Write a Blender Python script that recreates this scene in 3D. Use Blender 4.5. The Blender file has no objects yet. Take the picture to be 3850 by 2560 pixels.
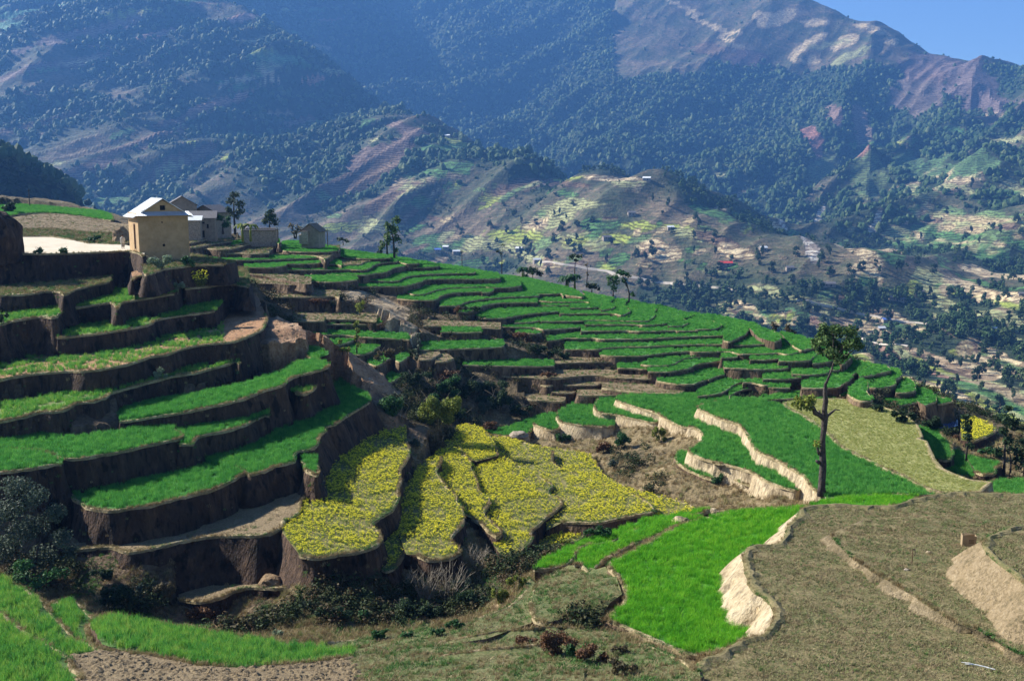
import bpy, bmesh, math, random, re
import numpy as np
from mathutils import Vector, Matrix, noise, kdtree
from mathutils.geometry import delaunay_2d_cdt
R = math.radians
sc = bpy.context.scene
# ------------------------------------------------------------------ camera, sky, sun, exposure
F_PX, W_PX, H_PX, HOR = 3744.0, 3850.0, 2560.0, 702.0      # photograph pixels
PITCH = math.atan((H_PX / 2 - HOR) / F_PX)
cam_d = bpy.data.cameras.new('camera'); cam = bpy.data.objects.new('camera', cam_d); sc.collection.objects.link(cam)
cam_d.sensor_width = 36; cam_d.lens = 36 * F_PX / W_PX; cam_d.clip_start = .5; cam_d.clip_end = 30000
cam.location = (0, 0, 0); cam.rotation_euler = (math.pi / 2 - PITCH, 0, 0); sc.camera = cam
SUN_EL, SUN_AZ = R(35), R(20)       # height, and how far behind the left-hand side
sdir = Vector((-math.cos(SUN_EL) * math.cos(SUN_AZ), math.cos(SUN_EL) * math.sin(SUN_AZ), math.sin(SUN_EL)))
wd = bpy.data.worlds.new('World'); sc.world = wd; wd.use_nodes = True
wn = wd.node_tree; wn.nodes.clear()
sky = wn.nodes.new('ShaderNodeTexSky'); sky.sky_type = 'NISHITA'; sky.sun_disc = False
sky.sun_elevation = SUN_EL; sky.sun_rotation = math.atan2(sdir.x, sdir.y); sky.altitude = 2500; sky.dust_density = .0; sky.ozone_density = 4.0
bg = wn.nodes.new('ShaderNodeBackground'); bg.inputs[1].default_value = .05
wo = wn.nodes.new('ShaderNodeOutputWorld'); wn.links.new(sky.outputs[0], bg.inputs[0]); wn.links.new(bg.outputs[0], wo.inputs[0])
sl = bpy.data.lights.new('sun', 'SUN'); sl.energy = 5.0; sl.angle = R(.5); sl.color = (1, .955, .87)
so = bpy.data.objects.new('sun', sl); sc.collection.objects.link(so); so.rotation_euler = sdir.to_track_quat('Z', 'Y').to_euler()
sc.view_settings.view_transform = 'Standard'; sc.view_settings.look = 'None'; sc.view_settings.exposure = 1.62; sc.view_settings.gamma = 1
sc.render.engine = 'CYCLES'; sc.cycles.use_denoising = True
sc.cycles.max_bounces = 5; sc.cycles.diffuse_bounces = 2; sc.cycles.glossy_bounces = 2; sc.cycles.transmission_bounces = 2
sc.cycles.transparent_max_bounces = 4; sc.cycles.volume_bounces = 0
rnd = random.Random(7); nrs = np.random.RandomState(3)

# ------------------------------------------------------------------ materials
def mat(name, rough=.9, trans=0):
    m = bpy.data.materials.new(name); m.use_nodes = True
    b = m.node_tree.nodes['Principled BSDF']; b.inputs['Roughness'].default_value = rough
    b.inputs['Specular IOR Level'].default_value = .25
    return m, m.node_tree, b
def ramp(nt, src, stops, interp='LINEAR'):
    r = nt.nodes.new('ShaderNodeValToRGB'); r.color_ramp.interpolation = interp
    e = r.color_ramp.elements
    while len(e) < len(stops): e.new(.5)
    for i, (p, c) in enumerate(stops): e[i].position = p; e[i].color = (c[0], c[1], c[2], 1)
    nt.links.new(src, r.inputs[0]); return r.outputs[0]
def nz(nt, scale, detail=4, stretch=None, rough=.55, coord=None):
    n = nt.nodes.new('ShaderNodeTexNoise'); n.inputs['Scale'].default_value = scale; n.inputs['Detail'].default_value = detail
    n.inputs['Roughness'].default_value = rough
    g = coord or nt.nodes.new('ShaderNodeNewGeometry').outputs['Position']
    if stretch:
        mp = nt.nodes.new('ShaderNodeMapping'); mp.inputs['Scale'].default_value = stretch
        nt.links.new(g, mp.inputs[0]); g = mp.outputs[0]
    nt.links.new(g, n.inputs['Vector']); return n.outputs['Fac']
def mixc(nt, f, a, b, mode='MIX'):
    x = nt.nodes.new('ShaderNodeMix'); x.data_type = 'RGBA'; x.blend_type = mode
    for s, v in ((x.inputs[0], f), (x.inputs[6], a), (x.inputs[7], b)):
        if isinstance(v, (int, float)): s.default_value = v
        elif isinstance(v, tuple): s.default_value = (*v, 1)
        else: nt.links.new(v, s)
    return x.outputs[2]
def mth(nt, op, a, b=0.):
    x = nt.nodes.new('ShaderNodeMath'); x.operation = op
    for s, v in ((x.inputs[0], a), (x.inputs[1], b)):
        if isinstance(v, (int, float)): s.default_value = v
        else: nt.links.new(v, s)
    return x.outputs[0]
def bump(nt, b, h, dist=.1, st=1.):
    n = nt.nodes.new('ShaderNodeBump'); n.inputs['Distance'].default_value = dist; n.inputs['Strength'].default_value = st
    nt.links.new(h, n.inputs['Height']); nt.links.new(n.outputs[0], b.inputs['Normal'])
def noisy(name, c0, c1, c2, scale=.6, fine=6, stretch=None, rough=.92, bd=.08, p=(.32, .5, .68), fine_amt=.5, pit_shade=0):
    m, nt, b = mat(name, rough)
    f = nz(nt, scale, 5, stretch); g = nz(nt, fine, 4, stretch, .7)
    s = mth(nt, 'ADD', mth(nt, 'MULTIPLY', f, 1 - fine_amt), mth(nt, 'MULTIPLY', g, fine_amt))
    col = ramp(nt, s, [(p[0], c0), (p[1], c1), (p[2], c2)])
    if pit_shade:      # darkening painted in for shaded hollows, cracks and root holes of a cut bank
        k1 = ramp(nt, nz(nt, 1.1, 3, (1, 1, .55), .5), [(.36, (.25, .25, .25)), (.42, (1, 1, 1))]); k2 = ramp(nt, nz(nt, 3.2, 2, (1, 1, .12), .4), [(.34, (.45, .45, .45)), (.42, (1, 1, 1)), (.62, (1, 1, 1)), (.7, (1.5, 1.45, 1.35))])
        col = mixc(nt, pit_shade, col, mixc(nt, 1., mixc(nt, 1., col, k1, 'MULTIPLY'), k2, 'MULTIPLY'))
    nt.links.new(col, b.inputs['Base Color'])
    bump(nt, b, g, bd); return m
def instanced(name, cols, rough=.6, trans=.35):
    """leaf and blade colour: a random pick per instance, broad patches over the ground"""
    m, nt, b = mat(name, rough)
    b.inputs['Specular IOR Level'].default_value = .08
    oi = nt.nodes.new('ShaderNodeObjectInfo')
    f = mth(nt, 'ADD', mth(nt, 'MULTIPLY', nz(nt, .4, 3), .5), mth(nt, 'MULTIPLY', nz(nt, .07, 2), .5))
    s = mth(nt, 'ADD', mth(nt, 'MULTIPLY', oi.outputs['Random'], .5), mth(nt, 'MULTIPLY', f, .5))
    col = ramp(nt, s, [(.2 + .6 * i / (len(cols) - 1), c) for i, c in enumerate(cols)])
    nt.links.new(col, b.inputs['Base Color'])
    if trans:
        tr = nt.nodes.new('ShaderNodeBsdfTranslucent'); mx = nt.nodes.new('ShaderNodeMixShader'); mx.inputs[0].default_value = trans
        nt.links.new(col, tr.inputs[0]); nt.links.new(b.outputs[0], mx.inputs[1]); nt.links.new(tr.outputs[0], mx.inputs[2])
        nt.links.new(mx.outputs[0], nt.nodes['Material Output'].inputs[0])
    return m
M = {}
M['earth_k'] = noisy('brown_earth_bank', (.02, .012, .008), (.052, .031, .02), (.11, .068, .042), .35, 2.2, (1, 1, .35), bd=.5, pit_shade=1.)
M['earth_m'] = noisy('clay_bank', (.045, .028, .017), (.115, .076, .046), (.24, .17, .105), .3, 1.8, (1, 1, .3), bd=.4, pit_shade=.9)
M['earth_w'] = noisy('pale_cut_bank', (.22, .16, .09), (.47, .37, .23), (.62, .52, .35), .9, 5, (1, 1, .3), bd=.3, pit_shade=.6)
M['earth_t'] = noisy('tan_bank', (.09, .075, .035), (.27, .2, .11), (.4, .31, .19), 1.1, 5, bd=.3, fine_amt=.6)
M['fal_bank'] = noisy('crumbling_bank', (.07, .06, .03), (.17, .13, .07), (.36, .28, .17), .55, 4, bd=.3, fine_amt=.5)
M['bund'] = noisy('straw_lip', (.12, .1, .045), (.27, .21, .11), (.5, .41, .25), .9, 7, bd=.05)
M['g'] = noisy('wheat_ground', (.03, .11, .02), (.045, .16, .028), (.07, .2, .035), .5, 4)
M['gb'] = noisy('bright_wheat_ground', (.04, .15, .015), (.07, .22, .02), (.11, .28, .025), .5, 4)
M['gn'] = noisy('near_wheat_ground', (.03, .07, .015), (.055, .12, .02), (.13, .13, .05), .5, 4)
M['gw'] = noisy('thin_wheat_ground', (.05, .11, .02), (.12, .16, .045), (.26, .2, .1), .7, 5)
M['y'] = noisy('mustard_ground', (.06, .075, .02), (.15, .14, .045), (.24, .18, .09), .9, 6)
M['p'] = noisy('pale_crop_ground', (.17, .19, .055), (.25, .25, .08), (.32, .3, .13), .4, 5)
M['b'] = noisy('bare_tilled_soil', (.1, .072, .038), (.21, .155, .085), (.34, .26, .15), .8, 9, bd=.15, fine_amt=.7)
M['s'] = noisy('red_clod_soil', (.16, .08, .035), (.33, .18, .09), (.45, .28, .15), .7, 4, bd=.2, fine_amt=.6)
M['grs'] = noisy('weedy_ledge', (.05, .07, .02), (.13, .12, .05), (.25, .19, .1), .8, 5)
M['bst'] = noisy('straw_ledge', (.2, .15, .08), (.3, .24, .13), (.4, .32, .19), .8, 5)
M['sc'] = noisy('scrub_ground', (.03, .035, .015), (.08, .065, .035), (.15, .11, .06), .6, 4)
M['fgr'] = noisy('rough_pasture', (.035, .065, .018), (.095, .105, .036), (.21, .17, .085), .6, 6, bd=.08, fine_amt=.6)
M['fal'] = noisy('fallow_stubble', (.05, .075, .022), (.15, .125, .055), (.28, .22, .115), .6, 6, bd=.06, fine_amt=.65)
M['road'] = noisy('dusty_road', (.4, .33, .23), (.52, .45, .33), (.6, .54, .42), .5, 5, bd=.02)

def new_obj(name, me, mats=(), parent=None, **props):
    o = bpy.data.objects.new(name, me); sc.collection.objects.link(o)
    for x in mats: me.materials.append(x)
    if parent: o.parent = parent
    for k, v in props.items(): o[k] = v
    return o
def mesh(name, V, Fs, mi=None, smooth=False):
    me = bpy.data.meshes.new(name); me.from_pydata([tuple(v) for v in V], [], Fs); 
    if mi is not None: me.polygons.foreach_set('material_index', mi)
    if smooth: me.polygons.foreach_set('use_smooth', [True] * len(me.polygons))
    me.update(); return me
# ------------------------------------------------------------------ from the photograph to the ground
def ray(u, v):
    x = (u - W_PX / 2) / F_PX; y = -(v - H_PX / 2) / F_PX; c, s = math.cos(PITCH), math.sin(PITCH)
    return Vector((x, c + y * s, -s + y * c))
def at_z(u, v, z):
    r = ray(u, v); return r * (z / r.z)
def at_d(u, v, d):
    """point of the ray at d metres straight ahead (measured level)"""
    r = ray(u, v); return r * (d / r.y)
# ------------------------------------------------------------------ traced field outlines
# every outline is read in photograph pixels, cast as a ray and placed at its own real height
REG = {'L': (0, 700, 1.8234), 'O': (0, 1700, 1.8234), 'P': (1280, 1700, 1.8234), 'Q': (2560, 1700, 1.8234),
       'A': (900, 880, 2.358), 'B': (1700, 1000, 2.358), 'C': (2600, 1100, 2.358), 'D': (0, 1400, 2.358),
       'E': (900, 1400, 2.358), 'F': (1800, 1400, 2.358), 'G': (2850, 1400, 2.358), 'S': (0, 0, 1.0)}
# prior depths (u, v, metres) of the slopes the fields are cut into
DEP = {
 'L': [(0,958,103),(500,945,105),(0,1110,98),(400,1062,103),(0,1218,92),(600,1110,101),(830,1078,101),(840,1000,104),
       (1000,1190,99),(0,1430,81),(300,1390,84),(700,1290,92),(0,1585,76),(300,1512,79),(700,1405,87),(1240,1377,91),
       (300,1724,70),(690,1643,75),(400,1917,66),(900,1790,70),(1100,1680,77),(1400,1502,93.5),(0,1690,72),
       (850,2012,64),(1200,1810,72),(300,2060,64),(1000,2200,63.5),(600,2260,62.5),(1400,2140,63)],
 'M': [(1000,975,160),(1380,985,172),(1910,1030,184),(2300,1105,166),(2700,1190,146),(3300,1370,122),(3560,1500,112),
       (3300,1500,110),(2700,1490,112),(2400,1480,112),(2100,1530,114),(1000,1050,141),(1300,1100,141),(1600,1130,149),
       (1000,1110,130),(1250,1200,128),(1600,1220,134),(1250,1330,116),(1500,1320,118),(1700,1300,122),(1480,1420,112),
       (2000,1210,146),(2300,1240,140),(2000,1370,125),(2400,1340,127),(2800,1330,125),(3000,1400,117)],
 'F': [(0,2180,58),(0,2560,38),(300,2400,47),(700,2500,42),(700,2380,49),(1300,2400,51),(1300,2560,40),(1900,2200,58),
       (1900,2400,45),(1900,2560,37),(2300,2450,43),(2050,2080,64),(2400,2000,60),(2600,2560,36),(3300,2560,35),(1500,2480,45),
       (300,2560,39),(1000,2440,46)],
 'R': [(0,770,190),(400,800,185),(0,870,150),(450,880,146),(0,700,230)],
}
# name, group, surface, riser, height of the riser, z (None: from the prior), outline
T = []
def t(g, sur, ris, H, z, s, **k): T.append((g, sur, ris, H, z, s, k))
# --- road and what lies behind it
t('L','road','k',5,(-7.2,-7.4),'L0,470 130,462 260,465 500,460 640,455 800,447 900,445 960,462 975,480 | L1010,440 870,405 830,402 600,395 500,372 300,342 110,328 -150,326 -150,470')
t('R','b','k',2,(-7.0,-6.2),'L-100,300 120,290 350,292 600,322 870,334 900,330 | L900,262 860,262 700,235 500,200 300,178 110,188 -100,200', drape=1)
t('R','g','k',1.5,None,'L-100,215 70,205 150,190 300,182 500,202 700,228 785,240 765,195 | L700,178 500,163 300,138 140,122 -100,130', drape=1)
t('R','sc','k',2,None,'L100,345 300,338 500,368 600,392 850,405 900,380 | L900,330 600,312 350,285 120,284 60,300', drape=1)
t('L','grs','k',2.2,-8.5,'L985,585 1000,608 1040,600 1150,562 1240,555 1310,546 1380,541 1530,541 | L1620,520 1330,470 1000,440 960,455')
t('L','s','k',1.5,-9.3,'L905,645 955,615 1010,618 1060,640 | L1060,600 1000,560 900,590')
t('L','bst','k',3,(-10.6,-10.1),'L0,750 240,738 290,722 400,718 445,752 500,712 640,680 745,657 | L800,560 300,560 -100,640')
t('L','grs','k',2.6,-10.8,'L1270,702 1400,692 1520,674 1600,672 1700,690 | L1700,560 1400,560 1100,600')
t('L','gw','k',3.5,(-12.5,-11.0),'L0,950 60,935 140,914 290,893 385,905 440,846 560,828 700,806 780,797 805,850 820,800 960,778 1060,760 1160,742 1190,738 | L1250,700 1100,600 700,600 300,700 -150,760')
t('L','gw','k',4,(-13.9,-12.6),'L385,1042 560,1024 700,1009 900,978 1010,955 1050,940 1066,918 1200,893 1300,881 1400,868 1466,858 | L1560,760 1300,700 900,700 500,860 385,900')
t('L','s','k',5,(-16.1,-13.9),'L0,1330 100,1305 250,1285 430,1268 640,1265 760,1245 900,1215 1050,1165 1150,1153 1240,1115 1400,1085 1500,1075 1600,1068 1680,1040 1740,1015 1800,985 1812,940 1842,928 1822,875 | L1760,740 1450,740 900,900 300,1000 -150,1000', mix=1)
t('L','gw','k',4,None,'D0,435 100,415 200,400 270,378 350,350 450,350 540,343 600,320 660,285 700,268 830,262 870,248 940,222 980,180 1100,148 1250,108 1400,68 1550,30 1690,15 L1400,1262 1500,1238 1590,1215 1612,1198 1640,1215')
t('L','g','k',4,None,'D1060,437 1200,424 1400,385 1600,360 1750,325 1900,295 2050,270 2200,220 2358,155 E150,190 280,145 390,115 420,75 480,40 600,5 L2050,1300 2150,1275 2230,1250 2262,1235 2255,1213 2200,1203 2120,1170')
t('L','gw','k',3,-18.0,'E495,180 560,200 620,180 690,140 700,70 | E640,-30 500,60 440,150')
t('L','g','k',4.5,None,'D0,680 100,678 250,685 350,696 430,715 480,745 560,765 700,765 900,735 1100,700 1300,650 1480,610 1580,590 1630,576 1600,545 1560,518 1510,470 1555,432')
t('L','g','k',3,-19.4,'D-200,900 0,885 300,850 480,812 540,815 | D600,700 300,640 -200,640')
t('L','g','k',3.5,None,'D1600,640 1680,640 1712,640 1722,608 1760,570 1850,545 2000,520 2130,480 2250,430 2340,380 E130,430 222,378 260,385')
t('L','g','k',4,None,'D560,1080 620,1110 680,1140 760,1180 820,1208 950,1222 1100,1212 1250,1190 1340,1175 1450,1140 1580,1115 1700,1085 1800,1055 1900,1030 2000,985 2080,945 2130,915 2190,897 2150,868 2080,820 2085,770 2040,720')
t('L','g','k',5,None,'E-100,850 0,885 50,900 110,915 200,885 300,845 370,825 430,805 500,788 480,740 520,700 600,690 660,670 700,620 702,590 730,540 780,515 742,490 830,470 880,440 930,400 1000,355 1100,305 1150,270 1182,240 1140,195 1100,165 1040,150 | E900,60 500,200 100,300 -300,500 -300,800', bat=.42)
t('L','g','k',2,-20.9,'E545,790 590,870 650,905 700,915 690,820 | E680,740 600,740 550,740')
t('L','b','k',5,None,'O330,600 380,640 480,665 600,660 720,650 800,658 870,690 960,680 1100,645 1290,600 1400,580 1550,570 1750,572 1850,560 1945,512 1945,462 2000,460 2060,400 2050,340 2110,290 2200,212 2225,185 | O2150,60 1700,200 1000,420 400,440', bat=.45)
t('L','b','k',3,(-26.5,-24.6),'O1230,1012 1400,1030 1520,990 1600,950 1700,925 1850,930 2000,925 2150,912 2250,890 2334,878 P120,860 240,830 290,790 330,800 | P300,690 100,640 O2100,700 1700,760 1200,850')
# --- yellow mustard terraces
t('Y','y','k',2.6,-22.9,'O2050,700 2120,722 2200,730 P0,697 80,692 160,672 240,642 280,602 276,560 214,500 250,466 300,436 360,405 395,350 408,300 395,260 415,200 396,150 430,90 470,40 E1510,700 1475,640 1490,600 | E1480,480 1000,560 700,900 430,1200 380,1420')
t('Y','y','k',4,-24.5,'P215,770 300,822 350,800 420,742 460,692 502,642 494,560 482,500 | P400,430 250,440 150,650')
t('Y','y','k',4,-24.3,'P530,705 580,730 640,740 720,736 800,706 832,665 742,590 860,482 834,390 797,350 802,300 740,250 690,190 655,120 684,72 E1790,790 1785,760 | E1700,760 1600,820 P420,300 400,560 450,700')
t('Y','y','k',3.5,-25.2,'P900,455 965,492 1010,540 1075,592 1106,540 1052,490 990,430 1000,390 1036,350 1022,300 946,270 936,200 890,110 902,70 860,20 E1990,720 1925,625 | E1850,600 1750,700 P600,100 640,250 760,380')
t('Y','y','k',2.5,-25.35,'E2290,735 2262,650 2250,582 2200,535 2150,490 2020,463 | E1930,480 1880,600 1930,720 2100,790')
t('Y','y','k',4,-25.8,'P1150,720 1190,705 1232,690 1282,640 1320,590 1310,545 1370,490 1440,430 1526,365 1510,312 1428,290 1428,252 1466,235 1400,185 1250,110 1120,35 F100,740 60,700 | F-120,700 P880,60 900,250 940,400 1000,560 1080,680')
t('Y','y','m',3,(-26.8,-25.4),'P1520,480 F1050,1330 1110,1325 1350,1275 1550,1243 1556,1210 1500,1140 1400,1095 1250,1045 1050,970 870,900 720,850 650,800 655,740 666,712 640,682 400,622 280,590 90,520 | F-20,560 0,800 300,900 600,1100 600,1400')
t('Y','y','m',3,-27.0,'P1350,695 1450,662 1560,632 1640,602 1690,560 1700,500 | P1620,440 1520,440 1380,480 1320,600')
t('Y','y','m',3,(-27.1,-25.9),'F1600,1290 1900,1262 1990,1235 1950,1222 1850,1160 1650,1110 1400,1050 1300,1010 1130,940 1040,812 1000,742 850,692 640,672 | F580,660 600,850 800,950 1200,1100 1450,1250')
# --- green fields round the tall tree
t('Y','g','w',3,-22.5,'C350,948 150,966 62,998 46,1024 130,1062 240,1110 330,1140 430,1170 472,1230 520,1300 540,1370 600,1420 750,1480 Q790,130 862,166 892,230 945,275 | Q1000,310 1150,300 1780,288 G1612,1066 1430,1000 1230,896 1100,850 900,740 730,660 590,516 530,470 400,386 200,292 0,236 C600,938', front=1, bst=.30)
t('Y','p','w',3,-22.3,'G220,262 240,310 400,388 590,518 730,662 900,742 1100,852 1240,896 1430,1002 1622,1072 1800,1072 | G1980,1060 2075,975 1880,950 1750,902 1640,852 1570,772 1530,682 1500,612 1430,590 1462,570 1420,470 1340,400 1250,350 1050,290 850,245 700,233 400,240', bst=.35, ring=1)
t('Y','g','w',2.6,-23.6,'F1850,480 1920,496 1962,522 1990,570 1962,630 1882,668 1850,698 2000,770 2180,820 Q200,68 350,95 490,135 570,190 700,240 800,266 835,240 | Q900,200 860,60 700,-80 F2300,460 2100,420 1950,420', bst=.25)
t('Y','g','w',2.2,-23.75,'F1215,240 1232,252 1300,280 1420,320 1540,350 1620,380 1642,402 1700,440 1850,494 1930,484 | F2080,440 2010,400 1960,400 2050,262 2358,238 2150,215 2000,198 1850,190 1500,196 1250,203', bst=.25)
t('Y','g','w',2.2,-24.6,'F1060,225 1040,262 1022,300 1060,356 1180,370 1300,400 1450,430 1592,452 1620,440 | F1660,380 1400,270 1260,202 1120,206', bst=.25)
t('Y','g','w',2.2,-25.4,'F900,248 880,256 780,300 704,346 690,400 700,440 820,460 1000,480 1130,486 1190,482 | F1230,400 1080,340 1100,260 1130,203 1000,215')
t('Y','g','w',2,-26.0,'F500,440 486,462 560,492 640,512 698,514 720,480 | F720,380 640,362 560,376')
t('Y','g','w',2,-26.6,'F-60,545 80,545 150,562 280,572 430,560 480,500 | F600,400 680,350 500,396 300,478 150,506 0,520')
t('Y','g','m',2,-24.9,'F1768,700 1740,790 1850,862 2000,930 2062,948 Q270,182 | Q300,120 F2000,830 1860,700')
t('Y','g','m',2,-24.7,'Q335,172 450,222 525,248 | Q560,180 340,120')
t('Y','g','k',3,-24.0,'G1600,770 1662,784 1732,762 1722,690 1690,620 1645,560 1640,530 1560,497 1440,488 | G1330,500 1400,650 1500,760')
t('Y','g','k',3,-24.9,'G1650,880 1760,905 1840,930 1932,952 1942,900 1905,830 1870,745 1790,700 | G1700,700 1600,760')
t('Y','g','k',2.5,-24.5,'G1940,885 2000,912 2122,902 2102,850 2150,832 2152,800 2100,782 1880,748 | G1860,760')
t('Y','g','k',3,-23.4,'G1960,1090 1975,1040 1995,990 2060,965 2200,950 2600,960 | G2700,1150 2300,1150')
t('Y','y','k',3,-26.0,'G1900,615 1912,615 2060,552 2124,520 2050,450 1882,390 | G1800,400 1800,600')
t('Y','b','k',2.5,-26.6,'G1560,520 1640,530 1700,522 1765,490 | G1780,470 1560,470 1440,480')
# --- near strips, bright field, brown fallow field
t('F','gb','m',1.6,-23.2,'P1330,800 1400,800 1560,772 1650,645 1750,642 1880,612 1960,552 2150,492 2334,462 Q200,400 | Q200,380 60,410 P2100,455 1900,527 1700,598 1500,680 1380,742')
t('F','gb','m',1.6,-22.3,'P1600,775 1645,772 1700,832 1762,772 1832,722 1950,662 2200,562 2282,512 Q60,480 | Q160,440 0,430 P2100,500 1950,560 1880,620 1680,645')
t('F','gb','m',1.4,-21.5,'Q330,1345 200,1382 130,1402 0,1372 P2200,1302 2050,1242 1900,1182 1820,1152 1830,1120 1930,1050 1946,960 1902,860 1832,800 1832,750 1900,722 2000,680 2150,602 2260,542 2282,520 2334,500 Q80,475 160,450 350,400 600,383 830,372 | Q1000,420 900,900 700,1200', bst=.35, up=.35)
t('F','gb','m',2,-22.0,'Q880,350 1000,326 1150,298 1400,292 1650,290 | Q1500,390 1200,400 950,390')
t('F','fal','w',2.6,-20.0,'Q60,1800 60,1560 130,1425 230,1395 330,1345 400,1275 500,1262 590,1252 662,1110 602,1000 500,960 432,830 432,690 482,642 640,642 722,590 732,510 802,440 822,400 900,370 1050,360 1300,376 1450,370 1600,322 1750,287 2000,280 2352,295 2700,290 | Q2800,1800', bat=.95, bst=.6, bh=2.4)
t('F','fal','fb',1.0,-19.62,'Q1010,560 1090,640 1200,740 1400,880 1600,990 1750,1090 1900,1170 2100,1240 2250,1350 2352,1400 2600,1500 | Q2800,1400 2700,440 1900,420 1300,450', bat=1.1, bst=.0, rough=2.5)
t('F','fal','t',2.6,-18.0,'Q2500,480 2352,508 2200,530 2110,570 2062,622 2120,700 2230,790 2300,860 2400,960 2600,1100 | Q2800,1100 2800,480', bat=1.0, bst=.4, rough=2, bh=2)
# --- near left fields
t('F','gn','m',.9,None,'O-120,850 0,850 90,872 150,930 300,1020 342,1080 400,1150 490,1262 620,1320 700,1362 | O500,1425 200,1290 100,1190 0,1120 -120,1050', drape=1, bst=.35, flush=1, clear=.5)
t('F','gn','m',.9,None,'O335,1010 450,960 570,1008 602,1060 655,1120 582,1162 620,1250 655,1302 | O490,1262 400,1150', drape=1, off=-.35, bst=.3, flush=1, clear=.5)
t('F','gn','m',.9,None,'O620,1150 700,1100 850,1122 1100,1150 1500,1230 2000,1290 2334,1350 P100,1310 | P100,1400 O2334,1440 2000,1452 1500,1462 1200,1422 900,1362 700,1302', drape=1, off=-.1, bst=0, flush=1, clear=.5)
t('F','gn','m',.9,None,'O-120,1100 0,1122 100,1190 200,1290 350,1370 420,1400 500,1500 560,1600 | O560,1700 -120,1700', drape=1, off=.25, bst=.3, flush=1, clear=.5)
t('F','fgr','m',.6,None,'P1340,960 1300,1080 1318,1180 1400,1200 | P1600,1150 1800,1130 1850,1060 1930,1000 1890,880 1815,810 1750,830 1680,800 1560,800 1450,865 1370,930', drape=1, off=.25, flush=1, bst=.2, rv=1)
t('F','fgr','m',.5,None,'P-100,1300 0,1300 300,1290 520,1240 700,1230 850,1180 980,1130 1150,1080 1240,1000 1262,960 1290,880 | P1330,900 1310,1180 1000,1290 600,1350 300,1400 -100,1400', drape=1, off=.1, flush=1, bst=.3)
t('F','fgr','m',.5,None,'P-100,1440 200,1400 600,1340 900,1270 1200,1220 1500,1210 1700,1230 1860,1250 2000,1310 2334,1430 Q150,1520 | Q150,1750 P-100,1700', drape=1, off=.12, flush=1, bst=.12)
t('F','fgr','m',.5,None,'P200,1560 500,1470 900,1400 1200,1370 1500,1340 1700,1340 | P1700,1750 200,1750', drape=1, off=.28, flush=1, bst=.12)
t('F','b','m',.5,None,'O480,1400 700,1375 900,1388 1200,1442 1500,1480 2000,1470 2334,1440 P200,1400 | P200,1700 O500,1700', drape=1, off=.12, flush=1, bst=.0, big=1)
# --- the middle hill
m = lambda sur, s, ris='m', H=2.6, z=None, **k: t('M', sur, ris, H, z, s, **k)
m('b','L1300,392 1370,377 1425,363 | L1450,340 1300,340')
m('b','L1300,424 1365,418 1450,400 1540,386 1592,380 | L1600,355 1300,370')
m('b','L1310,440 1380,428 1480,434 1560,436 1640,420 1700,400 1752,390 | L1760,350 1300,390')
m('b','A-150,175 0,172 100,176 200,176 262,170 266,150 300,125 350,106 372,95 | A360,60 0,60 -150,100')
m('g','A-60,100 60,82 140,62 340,70 345,90 | A360,45 240,36 140,40 -60,70')
m('b','A260,182 345,183 560,188 700,200 760,223 800,200 832,176 886,150 | A890,100 340,100', mix=2)
m('g','A870,150 760,165 500,160 370,150 365,120 | A380,70 430,60 600,70 760,95 880,128', H=1)
m('b','A820,282 890,279 1000,274 1085,270 1102,250 1180,235 1300,221 1346,215 | A1340,190 1250,180 880,180')
m('g','A870,200 1000,218 1200,222 1300,216 1345,212 | A1325,188 1100,162 880,132', H=1)
m('g','A-260,228 -150,230 0,233 100,232 260,228 400,222 560,218 700,212 745,214 760,240 | A760,180 400,160 -260,170')
m('g','A375,266 550,267 700,262 712,255 | A720,215 380,215')
m('g','A712,268 865,268 905,282 | A900,230 712,215')
m('g','A50,297 200,301 330,296 412,280 | A420,240 50,230')
m('g','A370,320 600,318 800,318 940,315 1060,321 1120,318 1162,300 1200,270 1300,250 1392,250 1402,238 | A1380,180 1000,200 370,250')
m('g','A775,362 900,366 1100,368 1190,350 1270,345 1322,330 1340,310 1400,295 1470,285 1476,273 | A1470,220 1200,220 775,300')
m('g','A1320,212 1440,256 1480,268 1592,262 1592,247 | A1500,215 1345,200')
m('g','A1440,302 1620,298 1762,290 1773,277 | A1740,262 1640,240 1480,225 1400,215')
m('g','A1105,412 1250,421 1400,420 1442,395 1500,375 1650,358 1850,350 2087,348 2090,337 | A2030,300 1900,280 1750,262 1300,280 1105,360')
m('g','A940,465 1100,468 1300,468 1450,465 1500,455 1560,440 1620,420 1642,405 1800,400 2100,402 2300,398 2312,384 | A2290,345 2200,330 2000,300 1500,330 940,400', H=3)
m('g','A1470,516 1530,535 1600,540 1660,530 1740,500 1830,480 2000,475 2200,470 B290,190 390,195 500,192 600,180 614,165 600,143 | B560,100 430,80 200,70 A1600,400 1450,470')
m('g','A1400,575 1560,590 1700,592 1752,575 1790,545 1900,520 2100,515 2230,510 B240,240 340,236 378,203 | B380,150 0,150 A1700,450 1400,500', H=3)
m('g','A1770,640 1900,638 B50,350 100,335 150,311 300,292 500,275 700,272 772,268 778,252 | B780,200 200,200 A1800,540')
m('g','B345,248 500,251 700,252 900,250 970,245 985,268 | B1000,210 600,170 345,200')
m('g','B625,192 700,212 970,236 1000,262 1100,270 1162,281 1162,265 1140,235 | B1050,195 900,160 700,112 500,84 440,84')
m('g','B45,410 160,412 210,380 300,345 400,330 540,326 620,326 752,326 | B760,270 200,270 45,340')
m('g','B690,300 760,310 900,320 1050,321 1190,319 1216,330 1205,308 1170,280 | B1100,240 690,240')
m('g','B735,352 850,354 1000,351 1060,350 1182,348 | B1200,300 740,300')
m('g','B1050,376 1180,373 1300,370 1327,350 1322,325 1300,300 | B1200,250 1050,300')
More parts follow.
